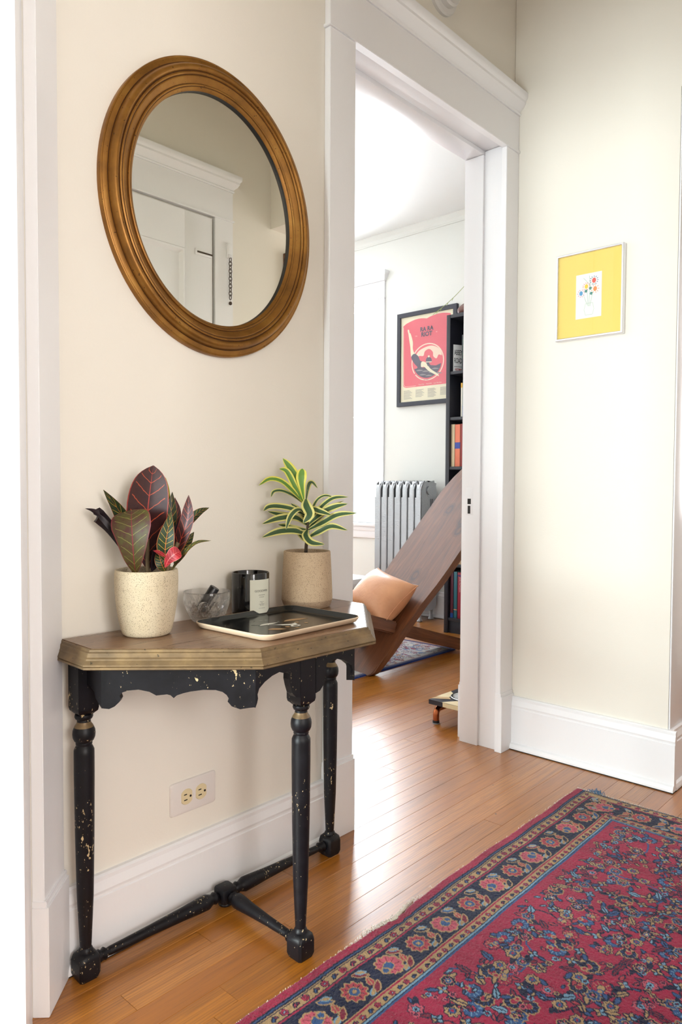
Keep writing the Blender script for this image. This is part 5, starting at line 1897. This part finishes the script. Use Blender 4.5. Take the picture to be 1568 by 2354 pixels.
# bookcase
BX0, BX1, BY0, BY1, BZ = 3.93, 4.30, 1.92, 2.690, 2.045
bc = thing('bookcase', 'tall black bookcase against the window wall, half hidden by the door jamb', 'bookcase', (BX0, BY1, 0))
def bcx(name, x0, x1, y0, y1, z0, z1, **k):
    return boxes(name, [(x0 - BX0, x1 - BX0, y0 - BY1, y1 - BY1, z0, z1)], M['shelf'], bc, bevel=0.0008)
bcx('side_panel', BX0, BX1, BY1 - 0.028, BY1, 0, BZ)
bcx('side_panel', BX0, BX1, BY0, BY0 + 0.028, 0, BZ)
bcx('back_panel', BX1 - 0.006, BX1 - 0.001, BY0 + 0.027, BY1 - 0.027, 0.08, BZ - 0.02)
bcx('top_panel', BX0 + 0.002, BX1 - 0.007, BY0 + 0.028, BY1 - 0.028, BZ - 0.022, BZ)
SHZ = (1.684, 1.392, 1.076, 0.762, 0.449, 0.099)
for z in SHZ:
    bcx('shelf', BX0 + 0.004, BX1 - 0.007, BY0 + 0.028, BY1 - 0.028, z - 0.019, z)
bcx('kick_board', BX0 + 0.012, BX0 + 0.03, BY0 + 0.028, BY1 - 0.028, 0, 0.079)
YI = BY1 - 0.0285
BN = [0]
def book(y_left, th, h, z, color, label, lettering=None, depth=0.2, x=3.952, band=None, lcol='#e8e0d0', vert=True, group=None, rough=0.5, lsize=None):
    b = thing('book', label, 'book', (x, y_left - th / 2, z), 0, group)
    c = plain('book_cloth', color, rough)
    boxes('cover', [(0, depth, th / 2 - 0.002, th / 2, 0, h), (0, depth, -th / 2, -th / 2 + 0.002, 0, h), (0, 0.0025, -th / 2, th / 2, 0, h)], c, b, bevel=0.0006)
    boxes('pages', [(0.0026, depth - 0.004, -th / 2 + 0.0022, th / 2 - 0.0022, 0.003, h - 0.003)], M['paper'], b)
    if band:
        boxes('spine_band', [(-0.0004, 0.0002, -th / 2, th / 2, band[0], band[1])], plain('band', band[2], 0.6), b)['label'] = band[3]
    if lettering:
        s = lsize or min(th * 0.62, 0.02)
        text('spine_lettering', lettering, s, frame_mtx((-0.0006, s * 0.36, h * 0.90), (0, 0, -1), (0, 1, 0)) if False else frame_mtx((-0.0006, -s * 0.34, h * 0.90), (0, 0, -1), (0, -1, 0)) @ Matrix.Translation((0, -s * 0.68, 0)), plain('spine_ink', lcol, 0.6), b)
    return b
yy = YI
for th, h, col, lab, let, band, lc in (
        (0.0275, 0.272, '#d9c4a0', 'thick pale tan book left of the orange book', None, None, '#8a7a60'),
        (0.040, 0.270, '#e0795a', 'thick orange book with a blue spine label, beside the pale tan book', None, (0.115, 0.155, '#3b4a9a', 'blue spine label'), '#ffffff'),
        (0.0165, 0.272, '#8e2f2c', 'dark red book between the orange book and the tan 1001 book', None, None, '#e8c8b0'),
        (0.0175, 0.256, '#c89a6a', 'tan book with 1001 lettered on its spine', '1001', None, '#f4ead8'),
        (0.013, 0.254, '#5d6670', 'thin grey picture-spined book next to the door jamb', None, (0.02, 0.06, '#a6b04a', 'green foot of spine'), '#ffffff'),
        (0.020, 0.250, '#c9c3b4', 'cream book last in view beside the grey picture-spined book', None, None, '#333333')):
    book(yy, th, h, 1.076, col, lab, let, band=band, lcol=lc, lsize=0.017)
    yy -= th + 0.0008
book(2.592, 0.013, 0.215, 1.392, '#d8d4c8', 'thin white book with a yellow head on the second shelf', None, band=(0.185, 0.215, '#d0a040', 'yellow head of spine'))
book(2.578, 0.020, 0.232, 1.392, '#3fb0b4', 'bright teal book on the second shelf', None, band=(0.0, 0.07, '#2a6cb0', 'blue foot of spine'))
yy = YI - 0.005
for th, h, col, lab, let, band, lc in (
        (0.0225, 0.302, '#6c3040', 'maroon book with a blue foot, first on the bottom shelf', None, (0.0, 0.030, '#2a52a0', 'blue foot of spine'), '#b89a60'),
        (0.0265, 0.300, '#33707e', 'teal book with an orange line on the bottom shelf', None, (0.052, 0.057, '#e08a60', 'orange line'), '#c0a878'),
        (0.0355, 0.298, '#9c2438', 'thick crimson book with pale lettering on the bottom shelf', 'JANE J MATTHEWS', (0.272, 0.281, '#4a2c70', 'purple band'), '#e8b8b8'),
        (0.028, 0.292, '#2f6f80', 'teal book with white lettering at the end of the bottom shelf', 'THE BOOK OF REALISM', None, '#d8e4e4')):
    book(yy, th, h, 0.099, col, lab, let, band=band, lcol=lc, lsize=0.0115 if th > 0.03 else 0.010)
    yy -= th + 0.003
book(YI - 0.05, 0.036, 0.215, 0.449, '#c9a884', 'tan book on the low shelf just above the crimson book', None)
book(YI - 0.087, 0.014, 0.215, 0.449, '#8c8e92', 'narrow grey book beside the tan book on the low shelf', None)

# street sign leaning inside the bookcase
sg = thing('street_sign', 'small white ABBEY ROAD street sign standing on the top shelf of the bookcase', 'sign', (3.957, 2.654, 1.684))
sdir = Vector((0.165, -0.072, 0)).normalized()
smt = frame_mtx((0, 0, 0), sdir, (0, 0, 1))
boxes('sign_plate', [(0, 0.185, 0, 0.175, -0.003, 0.0)], M['white_cloth'], sg, mtx=smt)
stx = lambda body, s, a, b, m, sx=1.0, bold=0.0: text('lettering', body, s, smt @ Matrix.Translation((a, b, 0.0003)), m, sg, sx, 'LEFT', 0.0001, bold)
stx('ABBEY', 0.047, 0.006, 0.110, M['ink_black'], 0.44, 0.0006)
stx('ROAD', 0.047, 0.006, 0.058, M['ink_black'], 0.44, 0.0006)
boxes('sign_line', [(0.006, 0.18, 0.034, 0.0365, 0, 0.0005)], M['ink_black'], sg, mtx=smt)
stx('WESTMINSTER', 0.021, 0.012, 0.009, plain('red_ink', '#c23a44', 0.7), 0.52, 0.0004)
# dark case beside the sign
bk = thing('dark_case', 'dark slim case with green lettering standing in front of the street sign', 'case', (3.945, 2.584, 1.684))
boxes('case_body', [(0, 0.14, -0.10, 0.0, 0, 0.225)], plain('dark_case_card', '#20232a', 0.4), bk, bevel=0.002)
text('lettering', 'LEGENDS', 0.030, frame_mtx((-0.0006, -0.010, 0.20), (0, 0, -1), (0, -1, 0)), plain('green_ink', '#3f7a4a', 0.6), bk)

# boot on top of the bookcase
bo = thing('boot', 'brown leather boot standing on top of the bookcase', 'boot', (4.02, 2.50, BZ))
def loft(sections, n=20):
    V, F = [], []
    for (cx, cy, cz, rx, rz, axis) in sections:
        for i in range(n):
            a = 2 * PI * i / n
            if axis == 'y':
                V.append((cx + rx * math.cos(a), cy, max(cz + rz * math.sin(a), 0.012)))
            else:
                V.append((cx + rx * math.cos(a), cy + rz * math.sin(a), cz))
    m_ = len(sections)
    for k in range(m_ - 1):
        for i in range(n):
            j = (i + 1) % n
            F.append((k * n + i, k * n + j, (k + 1) * n + j, (k + 1) * n + i))
    F.append(tuple(range(n))[::-1])
    F.append(tuple(range((m_ - 1) * n, m_ * n)))
    return V, F
V, F = loft([(0, .155, .030, .012, .012, 'y'), (0, .150, .034, .030, .024, 'y'), (0, .130, .038, .040, .032, 'y'), (0, .09, .046, .045, .042, 'y'), (0, .05, .056, .042, .052, 'y'), (0, .01, .068, .036, .064, 'y'), (0, -.04, .075, .034, .070, 'y'), (0, -.09, .070, .033, .064, 'y'), (0, -.115, .05, .025, .04, 'y')])
pyd('boot_foot', V, F, M['boot'], bo, smooth=True)
V, F = loft([(0, -.045, .09, .040, .062, 'z'), (0, -.048, .14, .040, .058, 'z'), (0, -.05, .20, .044, .060, 'z'), (0, -.05, .27, .047, .064, 'z')])
pyd('boot_shaft', V, F, M['boot'], bo, smooth=True)
bm = bmesh.new()
prism(bm, [(-.03, -.12), (.03, -.12), (.036, -.06), (.036, 0), (.045, .08), (.040, .135), (.02, .158), (-.02, .158), (-.040, .135), (-.045, .08), (-.036, 0), (-.036, -.06)], (Vector((0, 0, 0)), X_, Y_, Z_), 0, 0.016)
build('boot_sole', bm, M['boot_sole'], bo)

# trailing vine
bm = bmesh.new()
vp = smooth_path([(4.02, 2.24, 2.048), (3.99, 2.36, 2.30), (3.96, 2.46, 2.315), (3.95, 2.575, 2.212), (3.945, 2.66, 2.148), (3.94, 2.74, 2.100), (3.94, 2.805, 2.068)], 40)
tube(bm, vp, 0.0016, 6)
for k in (26, 29, 33, 36):
    p = vp[k]
    tube(bm, [p, p + Vector((-0.004, 0.004, -0.012)), p + Vector((-0.004, 0.008, -0.022))], [0.0014, 0.0018, 0.0006], 5)
vn = tag(build('trailing_vine', bm, M['vine'], smooth=True), 'thin pale green vine trailing from the bookcase across the poster frame', 'vine')

# pet feeder
DZ = 0.097
pf = thing('pet_feeder', 'low pet bowl stand with black and pale triangles on copper pipe legs', 'pet feeder', (2.372, 1.505, 0))
FXL, FYL = 0.42, 0.187
BCX, BCY, BCR = 0.125, 0.085, 0.0625
bm = bmesh.new()
hole = lambda a0, a1: [(BCX + BCR * math.cos(a0 + (a1 - a0) * i / 24), BCY + BCR * math.sin(a0 + (a1 - a0) * i / 24)) for i in range(25)]
for half in ([(0, 0), (BCX, 0)] + hole(1.5 * PI, 0.5 * PI) + [(BCX, FYL), (0, FYL)], [(FXL, FYL), (BCX, FYL)] + hole(0.5 * PI, -0.5 * PI) + [(BCX, 0), (FXL, 0)]):
    prism(bm, half, (Vector((0, 0, 0)), X_, Y_, Z_), DZ - 0.018, DZ)
bm.normal_update()
bmesh.ops.triangulate(bm, faces=[f for f in bm.faces if len(f.verts) > 4])
build('feeder_board', bm, M['inlay_black'], pf)
def inlay(pts, m, edge=None):
    bm = bmesh.new()
    prism(bm, pts, (Vector((0, 0, 0)), X_, Y_, Z_), DZ - 0.0002, DZ + 0.0006)
    build('triangle_inlay', bm, m, pf)
inlay([(0.050, FYL - 0.001), (0.155, FYL - 0.001), (0.128, 0.153), (0.078, 0.142)], M['inlay_pale'])
inlay([(0.018, FYL - 0.001), (0.050, FYL - 0.001), (0.078, 0.142), (0.060, 0.122)], M['inlay_mid'])
inlay([(0.001, 0.125), (0.001, 0.03), (0.056, 0.070), (0.056, 0.088)], M['inlay_pale'])
inlay([(0.30, 0.001), (0.40, 0.001), (0.36, 0.09)], M['inlay_mid'])
boxes('edge_inlay', [(-0.0006, 0.0, 0.03, 0.12, DZ - 0.0175, DZ - 0.0005)], M['inlay_pale'], pf)
def pipe_leg(x, y, sx, sy):
    bm = bmesh.new()
    h = 0.062
    path = [(x, y, 0.012), (x, y, 0.036)] + [(x + sx * 0.022 * (1 - math.cos(a)), y + sy * 0.0, 0.036 + 0.022 * math.sin(a)) for a in [PI / 2 * k / 6 for k in range(1, 7)]] + [(x + sx * 0.07, y, 0.058)]
    tube(bm, path, 0.0125, 18)
    o = build('pipe_leg', bm, M['copper'], pf, smooth='auto')
    bm = bmesh.new()
    lathe(bm, [(0.0135, 0.001), (0.0135, 0.012), (0.0122, 0.013)], 20, (x, y, 0))
    build('leg_cap', bm, M['rubber_black'], o, smooth='auto')
    bm = bmesh.new()
    lathe(bm, [(0.0150, 0.0), (0.0150, 0.003)], 20, (x, y, 0))
    build('foot_pad', bm, M['rubber'], o, smooth='auto')
    boxes('pipe_bracket', [(x + sx * 0.045 - 0.008, x + sx * 0.045 + 0.008, y - 0.020, y + 0.020, 0.068, DZ - 0.0175), (x + sx * 0.045 - 0.006, x + sx * 0.045 + 0.006, y - 0.030, y + 0.030, 0.066, 0.070)], M['copper'], o, bevel=0.0015)
pipe_leg(0.020, 0.165, 1, 0)
pipe_leg(0.020, 0.022, 1, 0)
pipe_leg(FXL - 0.02, 0.165, -1, 0)
pipe_leg(FXL - 0.02, 0.022, -1, 0)
bwl = thing('steel_pet_bowl', 'stainless steel bowl set in the pet feeder board', 'pet bowl', (2.372 + 0.125, 1.505 + 0.085, DZ))
bm = bmesh.new()
lathe(bm, [(0.066, 0.001), (0.0685, 0.003), (0.067, 0.005), (0.062, 0.004), (0.058, -0.004), (0.050, -0.020), (0.040, -0.026), (0.001, -0.027)], 48, cap0=False)
build('bowl_shell', bm, M['steel'], bwl, smooth=True)

# living room rug
LX0, LX1, LY0, LY1 = 1.9, 3.555, 2.345, 3.9
xs = np.concatenate([np.arange(LX0, 2.7, 0.02), np.arange(2.7, LX1 + 0.001, 0.005)])
ys = np.concatenate([np.arange(LY0, 2.85, 0.004), np.arange(2.85, LY1 + 0.001, 0.02)])
Wv = Weave(xs, ys)
CRM, NV2, RD3, SK2, OR2, BLK = (lin(h) for h in ('#d9d3cc', '#1d3270', '#a02a44', '#7c8fb0', '#c98a5a', '#40405a'))
d = np.minimum(np.minimum(Wv.Y - LY0, LX1 - Wv.X), np.minimum(LY1 - Wv.Y, Wv.X - LX0))
Wv.C[:] = CRM
for lo, hi, c in ((0, 0.026, NV2), (0.026, 0.03, CRM), (0.03, 0.034, RD3), (0.072, 0.076, NV2), (0.15, 0.155, RD3)):
    Wv.C[(d >= lo) & (d < hi)] = c
rg = random.Random(5)
for k in range(420):
    cx, cy = rg.uniform(2.75, LX1 - 0.04), rg.uniform(LY0 + 0.04, 2.85)
    dd_ = min(cy - LY0, LX1 - cx)
    if dd_ < 0.075:
        Wv.rosette(cx, cy, .011, 0, (rg.choice([RD3, SK2]), rg.choice([CRM, OR2]), RD3, SK2, RD3), 5)
    elif rg.random() < .5:
        Wv.rosette(cx, cy, rg.uniform(.012, .024), 0, (rg.choice([NV2, SK2, BLK]), CRM, SK2, RD3, CRM), 6)
    else:
        Wv.leafm(cx, cy, rg.uniform(.03, .08), rg.uniform(.012, .025), rg.uniform(0, PI), rg.choice([BLK, SK2]), rg.choice([RD3, RD3, SK2, OR2]))
ny_, nx_ = Wv.C.shape[:2]
Z = np.full((ny_, nx_), 0.008)
e_ = np.minimum(np.minimum(Wv.Y - LY0, LX1 - Wv.X), np.minimum(LY1 - Wv.Y, Wv.X - LX0))
Z = np.where(e_ < 0.001, 0.0005, Z)
co = np.stack([Wv.X, Wv.Y, Z], -1).reshape(-1, 3)
idx = np.arange(ny_ * nx_).reshape(ny_, nx_)
quads = np.stack([idx[:-1, :-1], idx[:-1, 1:], idx[1:, 1:], idx[1:, :-1]], -1).reshape(-1, 4)
tag(link('area_rug', grid_mesh('area_rug', co, quads, Wv.C), M['rug']), 'cream, red and blue area rug with a navy edge under the plank chair', 'rug')
